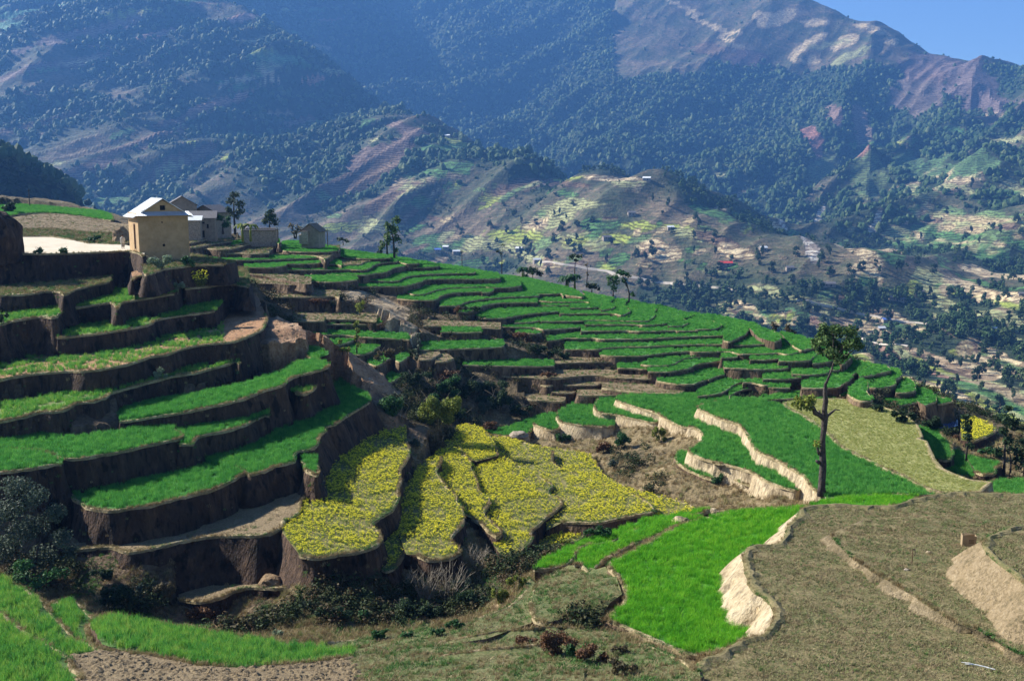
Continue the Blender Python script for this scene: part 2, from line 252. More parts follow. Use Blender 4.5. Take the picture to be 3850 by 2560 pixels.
m('g','B210,440 258,466 450,466 560,446 680,426 850,411 940,406 1002,386 1012,373 | B1000,310 400,310 210,380', H=3.2)
m('g','B1330,394 1400,386 1442,366 1445,353 1400,330 | B1440,285 1300,256 1160,228 1250,330')
m('g','B950,423 1100,426 1300,423 1430,421 1500,442 1545,420 1583,400 1568,378 1520,350 | B1560,300 1460,290 1350,330 950,360')
m('g','B548,506 650,504 740,493 792,480 777,458 | B750,420 548,440')
m('g','B785,493 950,493 1150,489 1240,481 1400,486 1650,491 1742,489 1792,452 1803,430 1790,408 1810,380 | B1810,350 1700,330 1560,292 1450,350 785,430')
m('g','B425,541 560,546 740,546 790,566 900,563 1050,551 1130,549 1142,530 1190,511 | B1200,450 425,460', H=3)
m('g','B1185,521 1350,521 1500,521 1650,521 1700,529 1900,516 1932,490 1972,462 1966,440 | B1900,400 1810,400 1185,460')
m('g','B1915,535 2040,532 2087,516 2092,498 2055,470 | B2150,430 1960,380 1830,345 1800,380 1900,450')
m('g','B1140,579 1300,579 1540,573 1600,581 1750,583 1970,571 2000,577 2200,576 C0,330 150,325 230,320 272,300 262,284 180,250 | C150,200 0,175 B2050,470 1140,500', H=2.8)
m('g','B845,666 950,656 1000,641 1130,641 1270,641 1300,651 1600,649 1850,641 2050,629 C0,391 200,386 350,379 440,366 455,345 440,322 | C420,240 300,215 150,190 B2000,520 845,560', H=2.8)
m('g','C285,430 345,440 400,410 480,371 512,330 497,312 | C520,270 430,245 330,300 285,370')
m('g','B1000,742 1100,743 1280,743 1340,731 1500,719 1700,716 1900,706 2100,699 C0,461 250,461 310,459 360,470 500,468 650,459 725,449 747,430 720,400 | C650,330 560,270 450,250 B2000,600 1000,640', H=3)
m('g','C738,440 745,437 780,426 797,395 770,365 720,340 650,322 | C560,280 500,300 600,400')
m('g','B1320,791 1450,801 1600,803 1750,791 1900,771 2100,756 C0,526 150,529 350,521 400,546 550,546 700,541 780,536 830,551 900,546 967,521 972,490 940,450 | C930,390 800,350 700,400 B2100,680 1320,700', H=3)
m('g','C900,470 960,510 990,516 1050,496 1135,485 | C1100,430 1000,395 870,360 780,345 850,430')
m('g','B1680,875 1740,884 1900,886 1970,871 2002,846 2060,823 2150,809 2295,801 C180,570 | C180,500 B1800,780')
m('g','B1475,906 1600,911 1740,919 1785,893 | B1780,850 1475,850')
m('g','B1740,936 1850,943 1930,943 2050,916 2120,901 2150,881 2250,861 C60,640 150,620 300,606 306,588 | C300,540 B2000,830 1740,880', H=3)
m('g','C265,578 400,576 412,558 | C400,540 270,540')
m('g','C520,599 640,601 762,593 767,583 | C760,560 520,560')
m('g','C775,611 900,613 1060,603 1072,580 1100,550 1170,521 1167,505 | C1150,480 1000,450 900,480 775,560', H=3)
m('g','C1080,631 1150,626 1220,616 1300,586 1332,561 1332,528 | C1300,490 1200,460 1100,500')
m('g','C890,726 1000,731 1130,726 1212,716 1232,691 1290,691 1334,681 1334,638 | C1330,570 1100,560 890,650', H=3.2)
m('g','C1340,640 1372,616 1402,590 1412,558 1390,530 | C1350,512 1300,500 1300,580')
m('g','C285,666 420,676 600,681 750,681 860,673 884,643 | C880,600 285,610', H=2.8)
m('g','B1810,1021 1950,1046 2140,1053 2200,1031 2280,1001 C150,776 200,751 300,726 396,703 | C400,640 B2200,880 1810,950', H=3.5)
m('g','C630,772 700,769 830,771 900,761 1030,749 1042,735 | C1040,690 640,700', H=3)
m('g','C980,846 1150,851 1310,846 1332,820 1400,781 1432,731 1500,696 1524,665 1505,645 1460,600 | C1420,570 1340,620 1200,720 980,790', H=3.2)
m('g','C1490,750 1560,741 1650,721 1750,701 1768,680 1742,655 | C1650,640 1540,622 1440,600')
m('g','C60,918 90,916 200,906 280,886 330,851 400,811 460,786 560,786 640,770 | C640,720 300,760 60,860', H=3)
m('g','C455,800 560,801 640,826 712,820 | C700,770 460,770')
m('g','C345,950 338,938 350,911 420,871 500,856 592,850 | C600,810 400,820 330,880', H=2)
m('g','C690,842 800,846 875,846 | C870,800 690,800')
m('g','C1390,905 1450,950 1520,966 1592,961 1602,935 1562,900 1546,870 1567,830 1562,785 | C1500,760 1400,840', H=4, z=-21.6)
m('g','C1580,845 1650,851 1782,829 1802,800 1802,766 1850,751 1864,720 1842,685 | C1780,668 1700,700 1570,770', H=4)
m('g','C1810,887 1880,891 1977,881 1988,850 1977,800 1950,770 | C1890,765 1850,790 1810,840', H=3.5)
m('g','C1665,1003 1760,1011 1850,1001 1950,986 2050,971 2064,948 | C2000,900 1700,930', H=4)
m('g','C2080,1000 2100,996 2162,976 2178,940 2152,890 2080,850 2000,843 | C1980,870 2000,960', H=3)
m('g','C2180,990 2230,986 2300,971 2322,965 2290,940 2190,925 | C2160,940', H=3)
m('g','C570,960 1000,935 1100,948 1300,940 1330,930 | C1400,890 1000,870 600,920', H=1.5)
m('b','B430,976 600,986 800,996 940,1001 1040,986 1150,971 1300,971 1450,986 1600,996 1790,1001 1812,980 | B1800,920 430,920', H=3)
m('b','B790,1056 860,1066 920,1051 970,1041 1020,1059 1150,1059 1290,1056 1330,1040 1430,1030 | B1430,980 800,980', H=3)
m('b','B1330,1086 1400,1096 1700,1126 2020,1136 2064,1104 | B2050,1060 1330,1030')
m('b','B890,1121 1000,1126 1090,1126 1104,1110 | B1100,1060 890,1070')
m('b','B1110,1150 1300,1150 1500,1145 | B1500,1100 1110,1090', H=2)
m('b','B650,1182 800,1196 980,1206 1012,1180 | B1010,1140 650,1130')
m('b','B870,853 1000,861 1150,856 1350,851 1540,846 1564,830 | B1560,790 870,800', H=3.2)
m('g','B100,878 300,886 480,889 750,893 900,886 | B900,830 100,830', H=3)
m('g','A1590,1030 1700,1028 1900,1020 2120,1012 2330,1005 2345,990 | A2340,940 1590,960', H=3)
m('g','A1795,872 2000,876 2145,870 | A2140,830 1800,820')
m('b','A1620,821 1900,816 2200,822 2358,830 B120,545 430,560 | B430,500 A1620,760', H=3)
m('g','B565,592 700,601 780,599 794,578 | B790,550 560,550')
m('g','A580,416 750,429 900,426 1045,407 | A1040,370 580,370')
m('b','A0,340 40,350 200,370 350,398 480,424 592,448 640,440 | A640,380 0,290', H=1.1, bst=0)
m('b','A60,440 180,438 330,442 430,452 600,452 640,440 | A640,400 60,380', H=1.3, bst=0)
m('b','A300,560 500,562 700,561 850,550 885,572 | A900,500 300,490', H=5)
m('b','A480,742 700,748 860,757 1060,761 1220,778 | A1220,700 480,690')
m('b','A480,770 640,778 755,772 | A760,730 480,730')
m('g','A755,798 900,802 1040,802 1210,802 1265,790 | A1250,750 760,750')
m('g','A620,895 760,898 900,892 1080,914 1300,927 1505,940 | A1500,880 620,830')
m('g','A730,1008 850,992 960,962 1012,947 1002,928 | A980,890 700,890')
m('g','A790,1048 930,1058 1050,1077 1150,1057 1200,1022 1257,992 1252,960 1220,940 | A1100,900 800,960')
m('g','A1150,1145 1220,1177 1290,1132 1352,1097 1342,1050 1362,1018 | A1260,990 1130,1060')
m('g','A1390,1125 1420,1142 1470,1112 1505,1080 | A1480,1050 1390,1080')
m('g','A1330,1325 1400,1292 1460,1242 1505,1210 | A1440,1170 1300,1260')
m('b','A1590,1112 1700,1117 1785,1060 | A1760,1020 1590,1020')
m('b','A1740,1135 1850,1133 1905,1100 | A1850,1060 1740,1060')
def pts(s):
    out = []; r = None
    for tok in s.split():
        if tok[0].isalpha(): r = REG[tok[0]]; tok = tok[1:]
        x, y = tok.split(','); out.append((r[0] + float(x) / r[2], r[1] + float(y) / r[2]))
    return out
class TPS:
    def __init__(s, P, f, lam=1e-4):
        s.P = np.array(P, float); n = len(P); s.c = s.P.mean(0); s.k = np.abs(s.P - s.c).max(); q = (s.P - s.c) / s.k
        K = s.phi(((q[:, None] - q[None]) ** 2).sum(-1)); A = np.zeros((n + 3, n + 3)); A[:n, :n] = K + lam * np.eye(n)
        A[:n, n] = 1; A[:n, n + 1:] = q; A[n, :n] = 1; A[n + 1:, :n] = q.T
        s.w = np.linalg.solve(A, np.concatenate([np.array(f, float), np.zeros(3)])); s.q = q
    @staticmethod
    def phi(r2): return np.where(r2 > 1e-12, .5 * r2 * np.log(np.maximum(r2, 1e-12)), 0)
    def __call__(s, X):
        X = (np.atleast_2d(np.array(X, float)) - s.c) / s.k; out = np.empty(len(X))
        for i in range(0, len(X), 4000):
            x = X[i:i + 4000]; out[i:i + 4000] = s.phi(((x[:, None] - s.q[None]) ** 2).sum(-1)) @ s.w[:-3] + s.w[-3] + x @ s.w[-2:]
        return out
PRI = {g: TPS([(a, b) for a, b, c in L], [100. / c for a, b, c in L]) for g, L in DEP.items()}
def prior_d(g, P): return 100. / PRI[g](P)
def vnoise(p, s): return noise.noise(Vector(p) * s)

SLABS = []          # what stands: polygons in plan with their heights, for the ground below and the crops above
LIPS = []
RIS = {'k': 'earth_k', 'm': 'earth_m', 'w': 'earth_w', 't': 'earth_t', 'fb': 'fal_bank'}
def chaikin(P):
    Q = [P[0]]
    for a, b in zip(P, P[1:]): Q += [a.lerp(b, .22), a.lerp(b, .78)]
    return Q + [P[-1]]
def resample(P, st):
    out = [P[0].copy()]; acc = 0
    for a, b in zip(P, P[1:]):
        L = (b - a).length; n = max(1, int(round(L / st)))
        for i in range(1, n + 1): out.append(a.lerp(b, i / n))
    return out
def slab(idx, g, sur, ris, H, z, s, k):
    a, _, b = s.partition('|')
    toks = a.split(); lip = pts(a)
    # the region letter carries over the bar
    last = [x for x in toks if x[0].isalpha()][-1][0]
    back = pts((last + b.strip()) if b.strip() and not b.strip()[0].isalpha() else b.strip()) if b.strip() else []
    U = np.array([p[0] for p in lip])
    if k.get('drape'):
        f = lambda P: [at_d(u, v, d) + Vector((0, 0, k.get('off', 0))) for (u, v), d in zip(P, prior_d(g, P))]
    else:
        if z is None:
            d = prior_d(g, lip); Z = np.array([at_d(u, v, dd).z for (u, v), dd in zip(lip, d)])
            c = U.mean(); x = (U - c) / 300.; lam = {'M': 1.5, 'L': .3}.get(g, 1.) * len(U) * .3
            sl = (x * (Z - Z.mean())).sum() / ((x * x).sum() + lam); zf = lambda u, m_=Z.mean(), c=c, sl=sl: m_ + sl * (u - c) / 300.
        elif isinstance(z, tuple):
            u0, u1 = U.min(), U.max(); zf = lambda u: z[0] + (z[1] - z[0]) * (u - u0) / (u1 - u0)
        else: zf = lambda u: z
        uu0, uu1 = U.min() - 60, U.max() + 60
        f = lambda P: [at_z(u, v, zf(min(max(u, uu0), uu1))) for u, v in P]
    lw = f(lip); dmid = sum(p.y for p in lw) / len(lw)
    st = max(.35, dmid / 150.)
    lw = resample(chaikin(chaikin(lw)), st)
    for p in lw:
        n = vnoise(p, .9) * .10 + vnoise(p, .25) * .25
        p.x += n * .7; p.y += vnoise(p + Vector((9, 9, 9)), .6) * .22
    if back: bw = resample(f(back), 2.)
    else:
        B = 7.
        bw = [p + Vector((p.x, p.y, 0)).normalized() * B for p in reversed(lw)]
    nl = len(lw); poly = lw + bw
    co = [(p.x, p.y) for p in poly]; n = len(co)
    area = sum(co[i][0] * co[(i + 1) % n][1] - co[(i + 1) % n][0] * co[i][1] for i in range(n)) / 2
    sgn = 1 if area > 0 else -1
    A = np.array(co); x0, y0 = A.min(0); x1, y1 = A.max(0)
    # triangulate with inner points
    # plane fitted for heights of the inner points
    P3 = np.array([tuple(p) for p in poly]); sol = np.linalg.lstsq(np.c_[P3[:, :2], np.ones(n)], P3[:, 2], rcond=None)[0]
    if k.get('bevel'): pass
    inner = []
    step = max(1.1, math.sqrt(max(1, (x1 - x0) * (y1 - y0)) / 1200.))
    for gx in np.arange(x0, x1, step):
        for gy in np.arange(y0, y1, step): inner.append((gx + nrs.rand() * .4, gy + nrs.rand() * .4))
    inner = np.array(inner)
    if len(inner): inner = inner[inside(inner, A)]
    allp = [Vector(c) for c in co] + [Vector(c) for c in inner]
    vo, eo, fo, vid, _, _ = delaunay_2d_cdt(allp, [], [list(range(n))], 1, 1e-4)
    V = []
    for v, ids in zip(vo, vid):
        i = ids[0] if ids else -1
        if 0 <= i < n: V.append((v.x, v.y, poly[i].z))
        else:
            zz = sol[0] * v.x + sol[1] * v.y + sol[2]
            V.append((v.x, v.y, zz + .05 * vnoise((v.x, v.y, 0), .7)))
    Fs = []
    for fc in fo:
        a_, b_, c_ = [vo[i] for i in fc][:3]
        up = (b_ - a_).cross(c_ - a_) > 0
        Fs.append(list(fc) if up else list(fc)[::-1])
    mi = [0] * len(Fs)
    # outward directions
    nr = []
    for i in range(n):
        p, q = Vector(co[i - 1]), Vector(co[(i + 1) % n]); d_ = q - p
        if d_.length < 1e-6: d_ = Vector((1, 0))
        nr.append(Vector((d_.y, -d_.x)).normalized() * sgn)
    ns = []
    for i in range(n): ns.append(((nr[i - 1] + nr[i] * 2 + nr[(i + 1) % n]) / 4).normalized() if (nr[i - 1] + nr[i] * 2 + nr[(i + 1) % n]).length > .01 else nr[i])
    rows = 8 if dmid < 100 else 5; bat = k.get('bat', .22)
    base = len(V)
    for r in range(rows + 1):
        t_ = r / rows
        for i in range(n):
            p = poly[i]; q = Vector((p.x, p.y, p.z - H * t_)); o = bat * H * t_
            if r: o += k.get('rough', 1.4) * (.16 * vnoise((q.x * 1.0, q.y * 1.0, q.z * .25), 1.1) + .22 * vnoise((q.x, q.y, q.z * .4), .33) - .28 * max(0, .12 - abs(vnoise((q.x, q.y, q.z * .12), .5))) / .12 * (1 - t_ * .4) + .3 * max(0, t_ - .6) * (1 + vnoise(q, .8))) * min(1, t_ * 3)
            elif True: o += .0
            V.append((q.x + ns[i].x * o, q.y + ns[i].y * o, q.z))
    for r in range(rows):
        for i in range(n):
            j = (i + 1) % n; a0, a1, b0, b1 = base + r * n + i, base + r * n + j, base + (r + 1) * n + i, base + (r + 1) * n + j
            Fs.append([a0, b0, b1, a1] if sgn > 0 else [a0, a1, b1, b0]); mi.append(1)
    # the raised straw lip
    bw_ = k.get('bst', .16 if g != 'M' else .06)
    if bw_ > 0:
        base = len(V); rr = range(n) if k.get('ring') else range(nl)
        bh = k.get('bh', 1); prof = [(.08, -.16), (.05, .02 * bh), (-bw_ * .25, .065 * bh), (-bw_ * .6, .07 * bh), (-bw_, .03 * bh), (-bw_ * 1.4, -.05)]
        for i in rr:
            w_ = .45 + 1.1 * abs(vnoise(poly[i], 1.1)) + .3 * abs(vnoise(poly[i], 3.3))
            for (ox, oz) in prof:
                V.append((poly[i].x + ns[i].x * ox * w_, poly[i].y + ns[i].y * ox * w_, poly[i].z + oz * (.9 + .45 * vnoise(poly[i], 1.6))))
        m_ = len(prof)
        for i in range(len(rr) - 1):
            for j in range(m_ - 1):
                a0, a1 = base + i * m_ + j, base + (i + 1) * m_ + j
                q = [a0, a1, a1 + 1, a0 + 1]; Fs.append(q if sgn > 0 else q[::-1]); mi.append(2)
    me = mesh('terrace', V, Fs, mi)
    me.polygons.foreach_set('use_smooth', [x == 1 for x in mi])
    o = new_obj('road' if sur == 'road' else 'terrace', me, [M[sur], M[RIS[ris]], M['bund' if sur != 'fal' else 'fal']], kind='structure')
    SLABS.append(dict(A=A, bb=(x0, y0, x1, y1), sol=sol, sur=sur, g=g, k=k, dmid=dmid, zm=float(P3[:nl, 2].mean()), H=H))
    LIPS.append((g, sur, ris, H, lw, [ns[i] for i in range(nl)]))
def inside(P, A):
    x, y = P[:, 0], P[:, 1]; c = np.zeros(len(P), bool); n = len(A); j = n - 1
    for i in range(n):
        xi, yi, xj, yj = A[i][0], A[i][1], A[j][0], A[j][1]
        if yi != yj: c ^= ((yi > y) != (yj > y)) & (x < (xj - xi) * (y - yi) / (yj - yi) + xi)
        j = i
    return c
DEP['Y'] = [(1500,1680,88),(1270,2100,63),(1640,2090,65),(2000,2070,69),(2450,1890,76),(3150,1857,73),(3150,1500,100),(1900,1560,107),(3800,1800,82),(3800,1500,115)]
PRI['Y'] = TPS([(a, b) for a, b, c in DEP['Y']], [100. / c for a, b, c in DEP['Y']])
for i_, (g, sur, ris, H, z, s, k) in enumerate(T): slab(i_, g, sur, ris, H, z, s, k)

# ------------------------------------------------------------------ the hillside under and between the fields
# (u, v, d, zone) zone: e earth, r red soil, s scrub, d dry grass, f foot-slope grass, c cut bank
GND = [(500,2310,60,'s'),(700,2310,61.8,'s'),(900,2370,57,'s'),(1150,2385,58,'s'),(1300,2345,59.5,'s'),(1430,2330,60,'s'),(1000,2370,58.5,'s'),(1700,2310,60.5,'s'),(1500,2310,61,'s'),(1600,2340,59.5,'s'),(1800,2260,61.5,'s'),
 (1800,2200,62,'s'),(1950,2130,64,'s'),(2080,2060,66,'s'),(150,2150,63,'s'),(330,2200,63,'s'),(60,2120,66,'s'),(-200,2100,66,'s'),
 (1750,1570,108,'s'),(1600,1530,108,'s'),(1500,1480,108,'s'),(1900,1590,104,'s'),(1330,1330,105,'r'),(1430,1444,101,'r'),(1090,1262,100,'r'),
 (1061,1177,104,'r'),(1006,1092,108,'e'),(1150,1240,103,'r'),(1220,1330,97,'r'),(1280,1300,103,'r'),(1300,1360,102,'r'),(1370,1380,101.5,'r'),(1130,1290,99,'r'),(1180,1300,98.5,'r'),(1390,1350,105,'r'),(1040,1220,103,'r'),(1110,1200,104,'r'),(1470,1300,112,'c'),(1500,1210,122,'c'),(1440,1200,124,'c'),(1330,1120,131,'c'),(1578,1570,98,'s'),(1705,1590,97,'s'),(1500,1500,101,'s'),(1560,1640,92,'e'),(1700,1660,92,'e'),
 (2050,2250,57,'d'),(2230,2150,57.8,'d'),(2270,2090,59.8,'r'),(2200,2300,51,'d'),(2000,2350,50,'d'),(2300,2410,48.3,'d'),(2550,2485,46.2,'d'),(1900,2250,56,'c'),(1950,2200,58,'d'),(1750,2400,48,'d'),
 (1500,2450,47,'f'),(1900,2480,45.5,'d'),(1700,2550,42,'f'),(1300,2500,43,'f'),(1000,2560,40,'e'),(2300,2520,45.2,'d'),(2600,2558,43.4,'d'),(2750,2500,43.2,'d'),(2900,2430,43.8,'d'),(3000,2530,41.2,'d'),
 (2150,2400,47.8,'s'),(2200,2450,46.8,'s'),(1200,2420,50,'f'),(900,2450,47,'f'),(600,2520,41.5,'e'),(400,2520,41,'e'),(300,2560,39,'e'),
 (1400,2400,51,'d'),(800,2300,61.6,'s'),(1000,2270,61.5,'s'),(900,2300,61,'d'),(1100,2330,59.5,'d'),(1600,2210,61,'r'),(1550,2180,62,'s'),
 (700,2330,55,'d'),(850,2400,52,'d'),(1100,2400,53,'d'),(2300,1760,90,'s'),(2450,1760,84,'s'),(2500,1820,82,'d'),(2650,1850,80,'d'),(2900,1900,76,'d'),(2800,1880,78,'d'),
 (2200,1700,96,'s'),(2700,1900,77.5,'d'),(2350,1700,95,'s'),(3700,1800,86,'s'),(3850,1850,84,'s'),(3850,1650,100,'s'),(3700,1560,118,'s'),(4100,1700,95,'s'),(4100,1900,75,'s'),
 (3450,1560,108,'s'),(3550,1600,105,'s'),(500,905,146,'e'),(900,905,172,'d'),(1100,905,178,'d'),(1240,905,182,'d'),(700,885,165,'d'),(-300,900,130,'e'),(-300,1200,90,'e'),(-300,1700,70,'e'),
 (1500,1250,118,'c'),(1450,1180,126,'c'),(1420,1130,130,'c'),(1600,1260,120,'c'),(1350,1160,128,'s'),(1250,1150,130,'s'),(1900,1290,124,'s'),(2000,1340,120,'s'),
 (2050,1290,124,'s'),(1000,1150,124,'s'),(-300,2560,36,'f'),(-300,2300,50,'f'),(-600,2560,34,'f'),(2500,3000,33,'d'),(1500,3000,31,'f'),(500,3000,27,'f'),(3500,3000,32,'d'),(4400,3000,31,'d'),(3900,2560,40,'d'),(-500,3000,27,'f')]
zc = {'e': (0, 0, 0), 'r': (1, 0, 0), 's': (0, 0, 1), 'd': (0, .5, 0), 'f': (0, 1, 0), 'c': (.5, 0, 0)}
CP = []
for u, v, d, z_ in GND: p = at_d(u, v, d); CP.append((p, zc[z_]))
for u, v in [(700,840),(1000,870),(1380,975),(1240,925),(1910,1025),(2100,1060),(2300,1100),(2500,1145),(2700,1185),(3000,1265),(3300,1365),(3560,1485),(3680,1525)]:
    d = prior_d('M', [(u, v)])[0] + 3
    for dd, dz in ((10, -1.8), (22, -7), (45, -22), (90, -50)): CP.append((at_d(u, v, d) * ((d + dd) / d) * 1. + Vector((0, 0, dz)), (0, .3, .6)))
for u, v, d in [(-400,760,200),(0,765,200),(300,775,200),(480,800,190)]:
    for dd, dz in ((15, -1.5), (40, -12), (90, -40)): CP.append((at_d(u, v, d) * ((d + dd) / d) + Vector((0, 0, dz)), (0, .3, .6)))
GZ = {'L': (0, 0, 0), 'M': (0, .1, .4), 'Y': (0, .5, .1), 'F': (0, .6, 0), 'R': (0, 0, .6)}
for (g, sur, ris, H, lw, ns) in LIPS:
    L_ = 0
    for i in range(0, len(lw), 3): CP.append((lw[i] + Vector((ns[i].x * .3, ns[i].y * .3, -1.0)), GZ[g]))
kd = kdtree.KDTree(len(CP))
for i, (p, c) in enumerate(CP): kd.insert((p.x, p.y, 0), i)
kd.balance()
NR, NC = 330, 420
dd = 24 * (270 / 24.) ** (np.arange(NR) / (NR - 1)); tt = np.linspace(-.75, .75, NC)
GX = (dd[:, None] * tt[None]).ravel(); GY = np.repeat(dd, NC); GZv = np.zeros(NR * NC); GCl = np.zeros((NR * NC, 4)); GCl[:, 3] = 1
keep = [i for i in range(len(CP)) if i < len(GND) + 100 or rnd.random() < .55]
PX = np.array([[CP[i][0].x, CP[i][0].y] for i in keep]); PZ = np.array([CP[i][0].z for i in keep])
SURF = TPS(PX, PZ, 6e-4)
GZv = SURF(np.c_[GX, GY])
for i in range(NR * NC):
    ws = 0; c = [0, 0, 0]
    for co, j, ds in kd.find_n((GX[i], GY[i], 0), 6):
        w = 1 / (ds + .6) ** 3; ws += w; q = CP[j][1]; c[0] += w * q[0]; c[1] += w * q[1]; c[2] += w * q[2]
    GCl[i, :3] = [x / ws for x in c]
# smooth a little, then roughen
G2 = GZv.reshape(NR, NC)
for _ in range(1): G2[1:-1, 1:-1] = (G2[1:-1, 1:-1] * 2 + G2[:-2, 1:-1] + G2[2:, 1:-1] + G2[1:-1, :-2] + G2[1:-1, 2:]) / 6
GZv = G2.ravel()
for i in range(NR * NC):
    p = (GX[i], GY[i], 0)
    GZv[i] += .45 * vnoise(p, .22) + .28 * vnoise(p, .6) + .12 * vnoise(p, 1.7)
GP = np.c_[GX, GY]
FREE = np.ones(NR * NC, bool)
# talus: the ground always reaches the foot of the cut banks
for S in SLABS:
    x0, y0, x1, y1 = S['bb']; m_ = 3.5
    q = np.where((GX > x0 - m_) & (GX < x1 + m_) & (GY > y0 - m_) & (GY < y1 + m_))[0]
    if not len(q): continue
    A = S['A']; ins = inside(GP[q], A); dmin = np.zeros(len(q)); out = np.where(~ins)[0]
    for j in range(0, len(out), 3000): dmin[out[j:j + 3000]] = np.sqrt(((GP[q[out[j:j + 3000]], None] - A[None]) ** 2).sum(-1)).min(1)
    drop = S['k'].get('up', S['H'] * (.75 if S['g'] != 'F' else .5))
    zs = S['sol'][0] * GX[q] + S['sol'][1] * GY[q] + S['sol'][2] - drop - 1.1 * np.maximum(0, dmin - .5)
    ok = dmin < m_; GZv[q[ok]] = np.maximum(GZv[q[ok]], zs[ok])
for S in SLABS:
    x0, y0, x1, y1 = S['bb']; m_ = .9
    q = np.where((GX > x0 - m_) & (GX < x1 + m_) & (GY > y0 - m_) & (GY < y1 + m_))[0]
    if not len(q): continue
    ins = inside(GP[q], S['A']); A = S['A']; near = np.zeros(len(q), bool)
    out = np.where(~ins)[0]
    if len(out):
        Q = GP[q[out]]
        for j in range(0, len(out), 3000):
            dmin = np.sqrt(((Q[j:j + 3000, None] - A[None]) ** 2).sum(-1)).min(1); near[out[j:j + 3000]] = dmin < m_
    zs = S['sol'][0] * GX[q] + S['sol'][1] * GY[q] + S['sol'][2]
    fl = S['k'].get('flush')
    GZv[q[ins]] = np.minimum(GZv[q[ins]], zs[ins] - (.15 if fl else .35))
    if not fl: GZv[q[near]] = np.minimum(GZv[q[near]], zs[near] - (.3 if S['g'] == 'F' else .45))
    FREE[q[ins]] = False
GZr = GZv.reshape(NR, NC)
HU = W_PX / 2 + F_PX * GX / (GY * math.cos(PITCH) - GZv * math.sin(PITCH)); HV = H_PX / 2 - F_PX * (GY * math.sin(PITCH) + GZv * math.cos(PITCH)) / (GY * math.cos(PITCH) - GZv * math.sin(PITCH))
wb = np.array([noise.noise(Vector((GX[i] * .5, GY[i] * .4, 3.))) for i in range(NR * NC)])
for u, v, ru, rv, d0, d1, c_ in [(1440,1180,90,60,100,150,'c'),(1510,1260,70,50,100,140,'c'),(1340,1110,50,20,110,150,'c'),(1320,1400,120,110,90,112,'r'),(1100,1250,70,90,90,115,'r'),(1230,1330,60,60,90,112,'r'),
                             (1560,2180,60,30,55,66,'r'),(2260,2150,40,120,48,66,'r'),(1470,1600,60,30,85,100,'r'),(1900,1340,60,30,100,130,'c'),(700,2350,300,30,45,62,'r')]:
    a = np.clip((1.2 - ((HU - u) / ru) ** 2 - ((HV - v) / rv) ** 2 + wb) * 2, 0, 1) * (GY > d0) * (GY < d1)
    tgt = (1, 0, 0) if c_ == 'r' else (0, -1, 0)
    for j in range(3): GCl[:, j] = GCl[:, j] * (1 - a) + tgt[j] * a
me = bpy.data.meshes.new('hillside')
idx = np.arange(NR * NC).reshape(NR, NC)
quads = np.stack([idx[:-1, :-1], idx[:-1, 1:], idx[1:, 1:], idx[1:, :-1]], -1).reshape(-1, 4)
me.from_pydata(np.c_[GX, GY, GZv].tolist(), [], quads.tolist()); me.update()
ca = me.color_attributes.new('zone', 'FLOAT_COLOR', 'POINT'); ca.data.foreach_set('color', GCl.astype(np.float32).ravel())
m_, nt, b = mat('hillside_ground')
at = nt.nodes.new('ShaderNodeVertexColor'); at.layer_name = 'zone'; sp = nt.nodes.new('ShaderNodeSeparateColor'); nt.links.new(at.outputs[0], sp.inputs[0])
f1, f2 = nz(nt, .45, 5), nz(nt, 3.5, 4, rough=.7)
ff = mth(nt, 'ADD', mth(nt, 'MULTIPLY', f1, .5), mth(nt, 'MULTIPLY', f2, .5))
earth = ramp(nt, ff, [(.35, (.045, .03, .017)), (.5, (.13, .088, .052)), (.66, (.24, .17, .1))])
red = ramp(nt, ff, [(.35, (.15, .08, .04)), (.5, (.36, .21, .115)), (.66, (.52, .36, .22))])
scr = ramp(nt, ff, [(.38, (.02, .022, .01)), (.5, (.06, .055, .025)), (.62, (.15, .105, .055))])
dry = ramp(nt, ff, [(.36, (.07, .075, .025)), (.5, (.2, .15, .075)), (.64, (.34, .26, .14))])
foot = ramp(nt, ff, [(.36, (.05, .11, .025)), (.5, (.14, .17, .05)), (.64, (.3, .24, .12))])
c = mixc(nt, sp.outputs[2], earth, scr)
g2 = mixc(nt, mth(nt, 'MINIMUM', mth(nt, 'MULTIPLY', mth(nt, 'MAXIMUM', mth(nt, 'SUBTRACT', sp.outputs[1], .5), 0), 2.), 1.), dry, foot)
c = mixc(nt, mth(nt, 'MINIMUM', mth(nt, 'MULTIPLY', sp.outputs[1], 2.), 1.), c, g2)
c = mixc(nt, mth(nt, 'MINIMUM', mth(nt, 'MULTIPLY', sp.outputs[0], 1.5), 1.), c, red)
clay = ramp(nt, ff, [(.36, (.14, .1, .06)), (.5, (.34, .26, .16)), (.64, (.55, .44, .29))])
c = mixc(nt, mth(nt, 'MAXIMUM', mth(nt, 'MULTIPLY', sp.outputs[1], -1.), 0.), c, clay)
nt.links.new(c, b.inputs['Base Color']); bump(nt, b, f2, .4)
M['hill'] = m_
new_obj('hillside', me, [m_], kind='structure')
def ground(x, y):
    """height of the hillside at a point"""
    t_ = math.log(max(y, 24.01) / 24) / math.log(270 / 24.) * (NR - 1); s_ = (x / y + .75) / 1.5 * (NC - 1)
    i, j = int(min(max(t_, 0), NR - 2)), int(min(max(s_, 0), NC - 2)); a, b_ = t_ - i, s_ - j
    return float((GZr[i, j] * (1 - a) + GZr[i + 1, j] * a) * (1 - b_) + (GZr[i, j + 1] * (1 - a) + GZr[i + 1, j + 1] * a) * b_)
def top(x, y):
    """height of whatever is walked on at a point: field or hillside"""
    z_ = ground(x, y); P = np.array([[x, y]])
    for S in SLABS:
        x0, y0, x1, y1 = S['bb']
        if x0 <= x <= x1 and y0 <= y <= y1 and inside(P, S['A'])[0]: z_ = max(z_, S['sol'][0] * x + S['sol'][1] * y + S['sol'][2])
    return float(z_)
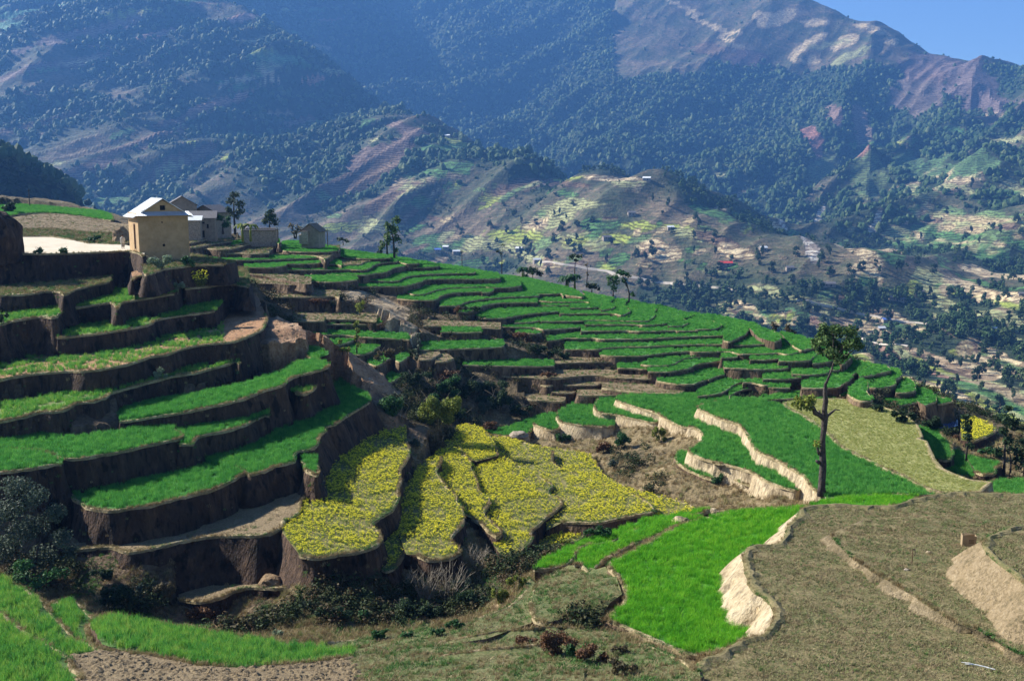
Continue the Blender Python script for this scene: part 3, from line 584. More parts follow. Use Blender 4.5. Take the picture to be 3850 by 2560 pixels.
def hit(u, v, d0=24, d1=265):
    """where the ray of a photograph pixel meets the ground"""
    r = ray(u, v); r = r / r.y; d = d0
    while d < d1:
        if (r * d).z < top(r.x * d, d): break
        d += .5
    lo, hi = d - .5, d
    for _ in range(7):
        md = (lo + hi) / 2
        if (r * md).z < top(r.x * md, md): hi = md
        else: lo = md
    return Vector((r.x * hi, hi, top(r.x * hi, hi)))
# ------------------------------------------------------------------ mountains across the valley
MC = [(0,860,1250),(300,860,1300),(700,900,1300),(1100,920,1350),(1500,960,1300),(1900,1000,1250),(2300,1100,1050),(2700,1180,930),
 (0,0,2500),(500,0,2350),(900,0,2420),(0,350,2000),(400,300,2080),(250,700,1520),(700,700,1600),(0,600,1700),(800,350,2050),(1100,350,2150),
 (1143,147,2450),(1420,327,2150),(1633,490,1830),(1845,571,1650),(2204,653,1450),(2417,669,1370),(2612,767,1230),(2857,882,1100),(2950,960,1040),
 (1500,800,1450),(1800,800,1400),(2100,800,1300),(2100,950,1180),(2350,900,1150),(1300,600,1750),(1000,400,2050),(1400,500,1900),(2600,950,1080),(3000,1130,930),(2800,1050,1000),
 (1143,40,3300),(1420,250,3050),(1633,450,2750),(2204,615,2350),(2600,700,2150),(2857,850,1900),(1400,0,3500),(2000,300,3000),(2000,0,3550),(1700,150,3250),
 (2500,400,2700),(2500,100,3250),(2900,600,2350),(2900,250,3000),(3070,0,3400),(3250,60,3320),(3412,155,3180),(3592,212,3050),(3771,245,2950),(3850,237,2850),(4100,215,2800),(4500,180,2700),
 (3200,350,2750),(3450,350,2700),(3070,718,1950),(3265,620,2080),(3429,539,2250),(3674,375,2600),(3850,420,2350),(3850,600,1850),(3600,700,1700),(3850,800,1400),(3300,800,1620),
 (3100,900,1420),(3400,1000,1200),(3850,1050,1000),(3600,1150,900),(3300,1200,880),(3200,1300,760),(3850,1250,760),(3850,1450,560),(3600,1400,640),(4400,1200,760),(4500,700,1500),(4400,1600,480),
 (2400,-260,3900),(1500,-500,4400),(500,-500,3300),(0,-400,3200),(-800,0,2500),(-800,600,1700),(-800,-400,3200),(-800,860,1200)]
XY, ZZ = [], []
for u, v, d in MC: p = at_d(u, v, d); XY.append((p.x, p.y)); ZZ.append(p.z)
def hid(u, v, d, dr): p = at_d(u, v, d); XY.append((p.x, p.y)); ZZ.append(p.z - dr)
for a in [(1420,327,2600,60),(1633,490,2250,90),(1845,571,2050,80),(2204,653,1850,80),(2612,767,1650,60),(1143,147,2850,50)]: hid(*a)
for a in [(3070,0,3750,170),(3250,60,3700,170),(2950,-60,4200,150),(3070,0,4000,300),(3412,155,3800,250),(3771,245,3600,230),(4200,215,3500,230),(3070,0,4900,600),(3850,240,4900,600)]: hid(*a)
for a in [(300,900,600,60),(1000,950,600,60),(1900,1050,600,50),(2700,1200,600,30),(3300,1400,450,30),(3850,1600,350,20),(-800,900,600,60),(4500,1650,330,20)]: hid(*a)
MT = TPS(XY, ZZ, 1e-5)
MR, MCn = 470, 560
md = 330 * (5200 / 330.) ** (np.arange(MR) / (MR - 1)); mt = np.linspace(-.72, .72, MCn)
MX = (md[:, None] * mt[None]).ravel(); MY = np.repeat(md, MCn); MZ = MT(np.c_[MX, MY])
def ridged(x, y, z=0):
    s_, a = 0., 1.; 
    for o in range(4): s_ += a * (1 - abs(noise.noise(Vector((x * 2 ** o, y * 2 ** o, z + o * 7.)))) * 2); a *= .5
    return s_
RID = np.empty(MR * MCn)
for i in range(MR * MCn):
    x, y = MX[i], MY[i]
    c_, t_ = x * .8 - y * .6, x * .6 + y * .8
    w = 60 * noise.noise(Vector((x / 500, y / 500, 4)))
    RID[i] = ridged((c_ + w) / 330., t_ / 1050.)
amp = np.clip((MY - 500) / 1500., .12, 1) * 70 * (1 - .65 * np.clip((MY - 2500) / 700, 0, 1) * (MX / MY > .1))
MZ += (RID - RID.mean() - .12) * amp
me = bpy.data.meshes.new('mountains'); idx = np.arange(MR * MCn).reshape(MR, MCn)
quads = np.stack([idx[:-1, :-1], idx[:-1, 1:], idx[1:, 1:], idx[1:, :-1]], -1).reshape(-1, 4)
me.from_pydata(np.c_[MX, MY, MZ].tolist(), [], quads.tolist()); me.update()
MZr = MZ.reshape(MR, MCn); RDr = RID.reshape(MR, MCn)
def mget(A, x, y):
    t_ = math.log(max(y, 331) / 330) / math.log(5200 / 330.) * (MR - 1); s_ = (x / y + .72) / 1.44 * (MCn - 1)
    i, j = int(min(max(t_, 0), MR - 2)), int(min(max(s_, 0), MCn - 2)); a, b_ = min(max(t_ - i, 0), 1), min(max(s_ - j, 0), 1)
    return float((A[i, j] * (1 - a) + A[i + 1, j] * a) * (1 - b_) + (A[i, j + 1] * (1 - a) + A[i + 1, j + 1] * a) * b_)
def mhit(u, v):
    r = ray(u, v); r = r / r.y; d = 340.
    while d < 5100 and (r * d).z > mget(MZr, r.x * d, d): d *= 1.006
    return Vector((r.x * d, d, mget(MZr, r.x * d, d)))
# patches of fields, slips and sand: (x, y, half width, half height in the 2358 px view of the photograph, lean, colour)
SA, GR, YG, PG, RK, BR = (.43, .34, .21), (.06, .14, .04), (.23, .27, .05), (.24, .25, .12), (.42, .38, .34), (.14, .095, .065)
PAT = [(1580,25,45,9,.6,SA),(1640,62,50,12,.7,SA),(1690,100,30,8,.7,SA),(1790,45,50,20,-.3,SA),(1745,40,20,14,0,SA),(1880,60,35,14,0,SA),(1860,110,45,12,-.6,SA),(1950,95,45,15,-.5,SA),
 (2010,70,40,18,.2,SA),(2060,95,35,8,-.4,SA),(1860,152,35,9,0,SA),(1900,115,50,8,-.2,PG),(1940,140,30,10,-.7,PG),(1700,75,12,8,0,SA),(1990,120,40,10,-.6,PG),
 (2090,325,48,11,0,GR),(2190,305,36,12,0,GR),(2080,330,24,5,0,YG),(2290,330,40,9,0,PG),(2220,395,55,20,-.3,SA),(2300,270,20,9,0,SA),(2130,455,32,10,0,PG),(2120,490,34,14,-.2,PG),(2270,520,40,18,-.3,PG),
 (2005,580,42,32,-.4,SA),(1975,625,35,12,-.5,SA),(2010,640,22,20,0,SA),(1885,500,30,10,-1,RK),(1870,575,26,22,-.8,RK),(1805,540,18,26,-1.3,RK),(2140,640,60,26,-.3,PG),(2100,665,30,10,-.3,YG),
 (2300,635,55,16,0,SA),(2220,560,26,12,-.6,SA),(2080,550,30,22,0,PG),(2060,590,60,20,0,GR),(2330,440,50,20,-.5,PG),(2330,560,40,20,0,GR),(2150,570,40,20,0,GR),(2000,400,70,40,-.5,(.09,.13,.05)),
 (2080,380,60,26,-.4,(.07,.13,.05)),(1400,412,70,7,.05,SA),(1340,430,40,8,0,BR),(1450,425,40,8,0,PG),(1300,450,34,10,0,GR),(1330,470,60,12,0,PG),(1260,500,60,26,-.3,PG),(1230,520,30,14,-.6,SA),
 (1520,585,50,22,0,SA),(1500,560,30,14,0,SA),(1480,525,55,12,0,YG),(1420,550,45,10,0,YG),(1560,530,40,8,.2,YG),(1600,545,50,12,.2,PG),(1660,560,55,14,.2,BR),(1690,580,40,16,.2,SA),(1640,490,50,12,.3,GR),
 (1055,330,40,8,.3,YG),(1010,345,50,10,0,GR),(1020,400,60,12,0,GR),(1040,380,50,9,0,GR),(960,430,40,12,-.5,PG),(985,460,40,10,-.9,SA),(970,480,40,9,-.9,BR),(1130,460,32,10,0,YG),(1120,480,22,6,-.5,YG),
 (1100,565,100,16,0,PG),(1180,550,60,14,0,YG),(1000,560,60,20,0,GR),(850,520,70,14,0,PG),(780,530,40,14,0,YG),(1240,600,60,10,0,PG),(1330,560,60,20,0,PG),(1380,520,50,14,0,GR),
 (660,78,28,6,0,GR),(690,100,40,6,.2,GR),(640,140,60,16,0,(.1,.2,.1)),(690,160,40,8,0,GR),(600,130,40,8,-.3,YG),(560,190,60,10,-.4,SA),(620,190,30,6,-.4,SA),(730,190,30,10,-.3,(.4,.2,.14)),
 (570,40,30,14,-.5,(.42,.26,.2)),(440,10,60,10,0,GR),(300,35,70,12,-.2,YG),(250,60,60,10,-.4,(.25,.25,.12)),(90,25,100,14,-.3,(.1,.24,.14)),(20,60,50,16,0,(.1,.22,.14)),(370,80,60,10,-.4,(.24,.15,.12)),
 (160,210,14,5,-.6,SA),(360,260,12,5,-.8,SA),(870,255,24,6,.3,SA),(930,300,60,10,.3,(.2,.14,.12)),(180,440,30,8,0,YG),(230,470,60,14,0,GR),(200,400,50,20,-.5,BR),(400,390,60,30,-.6,BR),
 (330,330,80,14,-.7,BR),(450,270,70,12,-.7,BR),(520,240,60,10,-.6,(.3,.17,.12)),(70,170,120,16,-.5,(.17,.12,.1)),(200,80,120,20,-.5,(.18,.13,.11)),(90,290,90,12,-.5,BR),
 (880,350,80,40,-.4,(.16,.11,.09)),(820,420,90,30,-.5,BR),(900,450,50,24,-.6,BR),(1180,440,60,14,-.2,BR),(1240,420,60,10,0,BR),(1720,150,60,22,0,(.17,.1,.09)),(1640,120,50,20,.2,BR),
 (1880,330,30,30,-1,(.24,.12,.1)),(1930,270,26,20,-1,(.18,.12,.1)),(2150,160,110,50,-.3,(.15,.105,.1)),(2100,230,70,40,-.4,(.14,.11,.1)),(2250,200,80,60,-.5,(.16,.12,.12)),(1980,290,30,40,-1,(.16,.12,.1)),
 (1850,700,90,14,.15,PG),(1740,720,70,14,.1,SA),(1680,712,50,10,0,PG),(1990,760,40,12,.1,SA),(2050,790,40,10,.2,(.3,.22,.14)),(1980,800,30,14,.2,(.36,.27,.17)),(2100,830,50,14,.2,BR),(2190,870,40,12,.2,(.26,.15,.11)),
 (2240,900,40,16,.2,(.07,.15,.06)),(2200,940,50,16,.3,(.06,.13,.05)),(2120,770,60,8,.1,YG),(2100,760,30,10,0,GR),(2320,740,40,18,-.2,PG),(2340,690,40,20,-.2,SA),(2320,830,34,24,0,SA),(2330,900,30,30,0,PG),(2250,820,30,10,0,SA)]
qq = random.Random(21)
for (x0, x1, y0, y1, n_) in ((900, 1750, 400, 620, 60), (1880, 2358, 420, 950, 55), (480, 900, 20, 500, 26), (0, 480, 0, 420, 22), (1250, 1700, 560, 640, 14)):
    for _ in range(n_): PAT.append((qq.uniform(x0, x1), qq.uniform(y0, y1), qq.uniform(10, 34), qq.uniform(3, 10), qq.uniform(-.5, .1), qq.choice([GR, GR, (.1, .16, .06), PG, YG, (.3, .24, .14), BR, (.24, .19, .12)])))
AL = np.zeros((MR * MCn, 4), np.float32)
wob = np.array([noise.noise(Vector((MX[i] / 45., MY[i] / 60., 1.))) + .6 * noise.noise(Vector((MX[i] / 16., MY[i] / 22., 3.))) for i in range(MR * MCn)])
MU = W_PX / 2 + F_PX * MX / (MY * math.cos(PITCH) - MZ * math.sin(PITCH)); MV = H_PX / 2 - F_PX * (MY * math.sin(PITCH) + MZ * math.cos(PITCH)) / (MY * math.cos(PITCH) - MZ * math.sin(PITCH))
for x, y, rx, ry, ln, c in PAT:
    u, v = x * 1.6327, y * 1.6327; p = mhit(u, v); k_ = p.y / F_PX * 1.6327
    # the patch lies on the slope: its sideways size from rx, its size up the slope from the height of ry
    qx = MX - p.x; qz = MZ - p.z; near = (np.abs(MY - p.y) < 420) & (np.abs(qx) < rx * k_ * 2.5)
    ee = ((qx + 0) / (rx * k_)) ** 2 + ((qz + ln * qx * -1 * -1) / (ry * k_)) ** 2
    a = np.clip((1.15 - ee + wob * .9) * 2.2, 0, 1) * near
    for j in range(3): AL[:, j] = AL[:, j] * (1 - a) + c[j] * a
    AL[:, 3] = np.maximum(AL[:, 3], a)
FOR = np.zeros(MR * MCn)     # how wooded
ns2 = np.array([noise.noise(Vector((MX[i] / 260., MY[i] / 300., 8.))) + .5 * noise.noise(Vector((MX[i] / 90., MY[i] / 100., 2.))) for i in range(MR * MCn)])
Bm = MY > np.interp(MU, [0, 1143, 1420, 1633, 1845, 2204, 2612, 2857, 3070, 3429, 3771, 4200], [4e3, 2700, 2450, 2150, 1950, 1700, 1500, 1500, 1950, 2280, 2950, 3300])
FOR = np.where(Bm, .95, .62 + .25 * np.clip((MY - 1300) / 600, 0, .6)) - ns2 * np.where(Bm, .4, 1.) 
FOR += np.where(Bm, 0, .25 * (1.0 - RDr.ravel()))            # woods keep to the gullies
FOR -= np.where(Bm & (MZ > 330 + 60 * ns2) & (MU > 2300), 1.1, 0)
FOR += np.where((MV > 1080) & (MU > 2400), .4, 0) + np.where((MU > 2700) & ~Bm, .12, 0)
FOR *= 1 - AL[:, 3]
me.color_attributes.new('patch', 'FLOAT_COLOR', 'POINT').data.foreach_set('color', AL.ravel())
fc = np.zeros((MR * MCn, 4), np.float32); fc[:, 0] = np.clip(FOR, 0, 1); fc[:, 1] = Bm; fc[:, 3] = 1
me.color_attributes.new('wood', 'FLOAT_COLOR', 'POINT').data.foreach_set('color', fc.ravel())
m_, nt, b = mat('mountain_side')
pa = nt.nodes.new('ShaderNodeVertexColor'); pa.layer_name = 'patch'; wa = nt.nodes.new('ShaderNodeVertexColor'); wa.layer_name = 'wood'
sw = nt.nodes.new('ShaderNodeSeparateColor'); nt.links.new(wa.outputs[0], sw.inputs[0])
f1, f2 = nz(nt, .012, 6, rough=.6), nz(nt, .09, 5, rough=.75)
base = ramp(nt, mth(nt, 'ADD', mth(nt, 'MULTIPLY', f1, .5), mth(nt, 'MULTIPLY', f2, .5)), [(.38, (.028, .046, .02)), (.48, (.075, .075, .04)), (.56, (.145, .11, .07)), (.66, (.24, .18, .11))])
# steps of the terraced slopes: level lines every few metres, bent by the ground
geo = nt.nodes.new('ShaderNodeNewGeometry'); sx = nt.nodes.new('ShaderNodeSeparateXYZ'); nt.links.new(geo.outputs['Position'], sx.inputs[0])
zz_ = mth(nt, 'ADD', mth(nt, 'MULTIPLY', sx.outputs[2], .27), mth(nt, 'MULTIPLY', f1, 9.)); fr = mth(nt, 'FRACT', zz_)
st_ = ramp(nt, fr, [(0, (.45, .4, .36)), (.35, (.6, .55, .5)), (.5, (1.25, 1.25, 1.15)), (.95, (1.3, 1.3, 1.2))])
patch = mixc(nt, 1., pa.outputs[0], st_, 'MULTIPLY')
pn = ramp(nt, f2, [(.36, (.55, .5, .45)), (.5, (1, 1, 1)), (.68, (1.2, 1.2, 1.2))])
patch = mixc(nt, 1., patch, pn, 'MULTIPLY')
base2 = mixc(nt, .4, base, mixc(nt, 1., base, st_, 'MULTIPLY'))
wood = ramp(nt, f2, [(.35, (.012, .025, .01)), (.65, (.035, .055, .02))])
c = mixc(nt, ramp(nt, sw.outputs[0], [(.35, (0, 0, 0)), (.6, (1, 1, 1))]), base2, wood)
c = mixc(nt, ramp(nt, pa.outputs[1], [(.3, (0, 0, 0)), (.6, (1, 1, 1))]), c, patch)
nt.links.new(c, b.inputs['Base Color']); bump(nt, b, mth(nt, 'ADD', f2, mth(nt, 'MULTIPLY', fr, .25)), 5.)
new_obj('mountains', me, [m_], kind='structure')

# ---- scattering of what nobody could count
SRC = bpy.data.collections.new('kinds_of_growth')
def variant(name, V, Fs, m, smooth=False, coll=None):
    me = mesh(name, V, Fs, smooth=smooth); me.materials.append(m); o = bpy.data.objects.new(name, me)
    c = bpy.data.collections.get(coll) or bpy.data.collections.new(coll); c.objects.link(o); return o
def scatter(name, P, S_, coll, **props):
    """one object: a cloud of points, each carrying one of the shapes of the collection"""
    if not len(P): return
    me = bpy.data.meshes.new(name); me.from_pydata([tuple(p) for p in P], [], []); a = me.attributes.new('scl', 'FLOAT', 'POINT'); a.data.foreach_set('value', np.array(S_, np.float32))
    o = new_obj(name, me, kind='stuff', **props)
    g = bpy.data.node_groups.new(name, 'GeometryNodeTree'); g.interface.new_socket('Geometry', in_out='INPUT', socket_type='NodeSocketGeometry'); g.interface.new_socket('Geometry', in_out='OUTPUT', socket_type='NodeSocketGeometry')
    N, Lk = g.nodes, g.links
    gi, go = N.new('NodeGroupInput'), N.new('NodeGroupOutput'); ip = N.new('GeometryNodeInstanceOnPoints'); ci = N.new('GeometryNodeCollectionInfo')
    ci.inputs[0].default_value = bpy.data.collections[coll]; ci.inputs[1].default_value = True; ci.inputs[2].default_value = True
    ip.inputs['Pick Instance'].default_value = True
    rv = N.new('FunctionNodeRandomValue'); rv.data_type = 'FLOAT_VECTOR'; rv.inputs[0].default_value = (-.12, -.12, 0); rv.inputs[1].default_value = (.12, .12, 6.283)
    na = N.new('GeometryNodeInputNamedAttribute'); na.data_type = 'FLOAT'; na.inputs[0].default_value = 'scl'
    Lk.new(gi.outputs[0], ip.inputs['Points']); Lk.new(ci.outputs[0], ip.inputs['Instance']); Lk.new(rv.outputs[0], ip.inputs['Rotation']); Lk.new(na.outputs[0], ip.inputs['Scale']); Lk.new(ip.outputs[0], go.inputs[0])
    md_ = o.modifiers.new('growth', 'NODES'); md_.node_group = g
    return o
M['far_tree'] = instanced('far_wood_leaves', [(.01, .028, .01), (.025, .055, .018), (.05, .085, .028), (.1, .12, .045)], trans=0)
def blob(seed, sub=2, squash=1.):
    bm = bmesh.new(); bmesh.ops.create_icosphere(bm, subdivisions=sub, radius=1)
    for v in bm.verts:
        n_ = noise.noise(v.co * 1.7 + Vector((seed * 5., 0, 0))) * .45 + noise.noise(v.co * 4 + Vector((seed * 9., 3, 0))) * .25
        v.co *= 1 + n_; v.co.z = v.co.z * squash + .7
    V = [tuple(v.co) for v in bm.verts]; Fs = [[x.index for x in f.verts] for f in bm.faces]; bm.free(); return V, Fs
for i in range(5): variant('far_crown', *blob(i, 2, [1, 1.25, .9, 1.6, 1.1][i]), M['far_tree'], coll='far_crowns')
Pf, Sf = [], []
cell = (np.diff(md)[:, None] * (md[:-1, None] * (mt[1] - mt[0]))) * np.ones((1, MCn - 1))
F2 = FOR.reshape(MR, MCn); U2, V2 = MU.reshape(MR, MCn), MV.reshape(MR, MCn)
vis = np.minimum.accumulate(V2, 0)          # highest pixel row reached so far, going away from the camera
for i in range(MR - 1):
    y = md[i]
    if y > 3600: break
    sp = 6.5 + y * .0016
    for j in range(MCn - 1):
        if not (-250 < U2[i, j] < 4100) or V2[i, j] < -160: continue
        if i and V2[i + 1, j] > vis[i, j] + 12: continue
        w = F2[i, j]; dens = max(0, min(1, (w - .3) * 2.2)) if w > .3 else .035
        if AL[i * MCn + j, 3] > .5: dens *= .25
        nn = cell[i, j] * dens / (sp * sp); nn = int(nn) + (rnd.random() < nn - int(nn))
        for _ in range(nn):
            yy = y + rnd.random() * (md[i + 1] - y); xx = yy * (mt[j] + rnd.random() * (mt[1] - mt[0]))
            Pf.append((xx, yy, mget(MZr, xx, yy) - .5)); Sf.append((1.6 + 4.2 * rnd.random() ** 2.2) * (1.25 if w > .6 else .8))
q_ = random.Random(50)
M['mid_tree'] = instanced('valley_wood_leaves', [(.014, .035, .012), (.03, .065, .022), (.055, .1, .032), (.09, .12, .045)], trans=0)
for i in range(4):
    V, Fs = [], []; nar = [1, .7, 1.1, .5][i]
    for _ in range(8):
        r_ = q_.uniform(.3, .5); c_ = Vector((q_.uniform(-.6, .6) * nar, q_.uniform(-.6, .6) * nar, q_.uniform(.3, 1.8)))
        for __ in range(40):
            d_ = Vector((q_.gauss(0, 1), q_.gauss(0, 1), q_.gauss(0, 1))).normalized() * q_.random() ** .4; p_ = c_ + d_ * r_; n_ = (d_ + Vector((q_.gauss(0, .4), q_.gauss(0, .4), .3))).normalized(); t_ = n_.cross(Vector((q_.gauss(0, 1), q_.gauss(0, 1), .2))).normalized(); b_ = n_.cross(t_); s_ = q_.uniform(.09, .18); k_ = len(V)
            V += [p_ - t_ * s_, p_ + b_ * s_, p_ + t_ * s_, p_ - b_ * s_]; Fs.append([k_, k_ + 1, k_ + 2, k_ + 3])
    variant('valley_crown', V, Fs, M['mid_tree'], coll='valley_crowns')
mid = [i for i in range(len(Pf)) if Pf[i][1] < 1500]; far = [i for i in range(len(Pf)) if Pf[i][1] >= 1500]
scatter('valley_wood', [Pf[i] for i in mid], [Sf[i] * .85 for i in mid], 'valley_crowns'); Pf = [Pf[i] for i in far]; Sf = [Sf[i] for i in far]
print('far wood', len(Pf), len(mid))
scatter('distant_wood', Pf, Sf, 'far_crowns')
# ---- haze
hb = bmesh.new(); bmesh.ops.create_cube(hb, size=1); hm = bpy.data.meshes.new('haze'); hb.to_mesh(hm); hb.free()
top_z = float(MZ.max()) + 30; bot_z = min(float(MZ.min()), float(GZv.min())) - 1
hz = new_obj('haze', hm, kind='stuff'); hz.scale = (8200, 5700, top_z - bot_z); hz.location = (0, 2650, (top_z + bot_z) / 2)
vm = bpy.data.materials.new('air_haze'); vm.use_nodes = True; vt = vm.node_tree; vt.nodes.clear()
pv = vt.nodes.new('ShaderNodeVolumePrincipled'); pv.inputs['Color'].default_value = (.15, .4, 1, 1); pv.inputs['Density'].default_value = 1.35e-4; pv.inputs['Anisotropy'].default_value = .2
vo_ = vt.nodes.new('ShaderNodeOutputMaterial'); vt.links.new(pv.outputs[0], vo_.inputs['Volume']); hm.materials.append(vm)
# ------------------------------------------------------------------ crops, stubble, weeds
def blades(n, r, h, w, lean=.25, seed=0):
    q = random.Random(seed); V, Fs = [], []
    for _ in range(n):
        a, d = q.random() * 6.283, r * math.sqrt(q.random()); x, y = d * math.cos(a), d * math.sin(a); hh = h * (.65 + .5 * q.random())
        b = q.random() * 6.283; dx, dy = math.cos(b) * w / 2, math.sin(b) * w / 2; lx, ly = lean * hh * (q.random() - .5) * 2, lean * hh * (q.random() - .5) * 2
        i = len(V); V += [(x - dx, y - dy, 0), (x + dx, y + dy, 0), (x + lx * .4 + dx * .8, y + ly * .4 + dy * .8, hh * .6), (x + lx * .4 - dx * .8, y + ly * .4 - dy * .8, hh * .6), (x + lx * 1.3, y + ly * 1.3, hh)]
        Fs += [[i, i + 1, i + 2, i + 3], [i + 3, i + 2, i + 4]]
    return V, Fs
def leafcloud(n, c, r, size, q, flat=.6, V=None, Fs=None):
    """n leaf-sized faces spread through an uneven ball"""
    V = [] if V is None else V; Fs = [] if Fs is None else Fs
    for _ in range(n):
        d = Vector((q.gauss(0, 1), q.gauss(0, 1), q.gauss(0, 1))).normalized() * (q.random() ** .45); p = Vector((c[0] + d.x * r[0], c[1] + d.y * r[1], c[2] + d.z * r[2]))
        n_ = (d * .5 + Vector((q.gauss(0, .5), q.gauss(0, .5), q.gauss(.35, .5)))).normalized(); t_ = n_.cross(Vector((q.gauss(0, 1), q.gauss(0, 1), q.gauss(0, 1)))).normalized(); s_ = size * (.6 + .8 * q.random()); b_ = n_.cross(t_)
        i = len(V); V += [p - t_ * s_, p + b_ * s_ * flat, p + t_ * s_, p - b_ * s_ * flat]; Fs.append([i, i + 1, i + 2, i + 3])
    return V, Fs
M['wheat'] = instanced('wheat_blades', [(.045, .18, .035), (.07, .27, .05), (.11, .35, .06), (.18, .42, .08)])
M['wheat_b'] = instanced('bright_wheat_blades', [(.06, .26, .015), (.11, .38, .02), (.18, .47, .03), (.28, .52, .04)])
M['wheat_n'] = instanced('thin_wheat_blades', [(.04, .18, .04), (.09, .29, .05), (.18, .4, .055), (.32, .42, .09)])
M['dry'] = instanced('dry_grass', [(.13, .085, .04), (.24, .175, .085), (.36, .28, .15), (.14, .19, .05)], trans=.2)
M['weed'] = instanced('green_weeds', [(.03, .08, .02), (.06, .15, .035), (.1, .21, .05), (.15, .22, .07)], trans=.25)
M['scrub'] = instanced('scrub_leaves', [(.015, .028, .01), (.03, .05, .016), (.055, .06, .025), (.1, .065, .035)], trans=.1)
M['stub'] = instanced('stubble', [(.14, .095, .05), (.3, .235, .13), (.1, .15, .04), (.42, .33, .2)], trans=.1)
M['palec'] = instanced('pale_crop_leaves', [(.22, .27, .07), (.3, .32, .09), (.38, .37, .14), (.19, .27, .06)])
M['mleaf'] = instanced('mustard_leaves', [(.1, .17, .04), (.16, .24, .05), (.2, .26, .06), (.13, .2, .05)])
M['petal'], nt_, b_ = mat('mustard_petals', .6); b_.inputs['Base Color'].default_value = (.98, .88, .05, 1)
for i in range(3):
    variant('wheat_tuft', *blades(34, .2, .36, .016, .3, i), M['wheat'], coll='wheat_kinds')
    variant('far_wheat_tuft', *blades(40, .34, .46, .035, .3, i), M['wheat'], coll='far_wheat_kinds')
    variant('bright_wheat_tuft', *blades(34, .2, .3, .015, .35, i + 5), M['wheat_b'], coll='bright_wheat_kinds')
    variant('thin_wheat_tuft', *blades(26, .2, .42, .018, .3, i + 9), M['wheat_n'], coll='thin_wheat_kinds')
    variant('pale_crop', *blades(22, .16, .3, .014, .5, i + 15), M['palec'], coll='pale_crop_kinds')
    variant('dry_tuft', *blades(18, .14, .24, .018, .6, i + 20), M['dry'], coll='dry_kinds')
    variant('green_tuft', *blades(14, .14, .16, .025, .8, i + 40), M['weed'], coll='green_kinds')
    variant('stubble_tuft', *blades(16, .2, .10, .022, 1.2, i + 30), M['stub'], coll='stubble_kinds')
    q = random.Random(i + 60); V, Fs = [], []
    for k_ in range(6): leafcloud(26, (q.uniform(-.5, .5), q.uniform(-.5, .5), q.uniform(.05, .5)), (.3, .3, .25), .055, q, V=V, Fs=Fs)
    variant('scrub_clump', V, Fs, M['scrub'], coll='scrub_kinds')
    q = random.Random(i + 80); V, Fs = blades(10, .16, .6, .02, .25, i + 70); leafcloud(26, (0, 0, .28), (.22, .22, .2), .045, q, V=V, Fs=Fs)
    me_ = mesh('mustard_plant', V, Fs); V2_, F2_ = [], []
    for k_ in range(12):
        a_ = q.random() * 6.28; leafcloud(6, (.24 * q.random() * math.cos(a_), .24 * q.random() * math.sin(a_), .5 + q.random() * .17), (.045, .045, .05), .022, q, V=V2_, Fs=F2_, flat=.9)
    n0, f0 = len(V), len(Fs); V += V2_; Fs += [[x + n0 for x in f] for f in F2_]
    for nm, keepf in (('mustard_plant', 1), ('pale_mustard_plant', .18)):
        F3 = Fs[:f0] + [f for f in Fs[f0:] if q.random() < keepf]
        me_ = mesh(nm, V, F3, [0] * f0 + [1] * (len(F3) - f0)); me_.materials.append(M['mleaf']); me_.materials.append(M['petal']); o_ = bpy.data.objects.new(nm, me_)
        c_ = bpy.data.collections.get(nm + '_kinds') or bpy.data.collections.new(nm + '_kinds'); c_.objects.link(o_)
    q = random.Random(i + 90); V, Fs = [], []
    bm = bmesh.new(); bmesh.ops.create_icosphere(bm, subdivisions=1, radius=.05)
    for v in bm.verts: v.co = v.co * (1 + .4 * q.uniform(-1, 1)); v.co.z *= .6
    variant('clod', [tuple(v.co) for v in bm.verts], [[x.index for x in f.verts] for f in bm.faces], M['b'], coll='clod_kinds'); bm.free()
def sample(S, dens):
    x0, y0, x1, y1 = S['bb']; n = int((x1 - x0) * (y1 - y0) * dens)
    if n < 1: return np.zeros((0, 3))
    P = np.c_[nrs.uniform(x0, x1, n), nrs.uniform(y0, y1, n)]; P = P[inside(P, S['A'])]
    if not len(P): return np.zeros((0, 3))
    A = S['A']; ok = np.ones(len(P), bool); m_ = S['k'].get('clear', .22 if S['g'] != 'M' else .14)
    for j in range(0, len(P), 4000): ok[j:j + 4000] = ((P[j:j + 4000, None] - A[None]) ** 2).sum(-1).min(1) > m_ * m_
    P = P[ok]; z = S['sol'][0] * P[:, 0] + S['sol'][1] * P[:, 1] + S['sol'][2]; ok = np.ones(len(P), bool)
    for O in SLABS:
        if O is S: continue
        b0, b1, b2, b3 = O['bb']
        if b0 > x1 or b2 < x0 or b1 > y1 or b3 < y0: continue
        q = np.where(ok & (P[:, 0] > b0) & (P[:, 0] < b2) & (P[:, 1] > b1) & (P[:, 1] < b3))[0]
        if len(q):
            q = q[inside(P[q], O['A'])]; zo = O['sol'][0] * P[q, 0] + O['sol'][1] * P[q, 1] + O['sol'][2]; ok[q[zo > z[q] + .02]] = False
    P, z = P[ok], z[ok]
    u = W_PX / 2 + F_PX * P[:, 0] / (P[:, 1] * math.cos(PITCH) - z * math.sin(PITCH))
    k = (u > -300) & (u < 4150); return np.c_[P[k], z[k]]
CR = {k: ([], []) for k in ('wheat', 'far_wheat', 'bright_wheat', 'thin_wheat', 'mustard_plant', 'pale_mustard_plant', 'stubble', 'clod', 'dry', 'green', 'pale_crop')}
def put(kind, P, s0, s1, keep=None):
    for p in P:
        if keep is None or keep(p): CR[kind][0].append((p[0], p[1], p[2] - .02)); CR[kind][1].append(rnd.uniform(s0, s1))
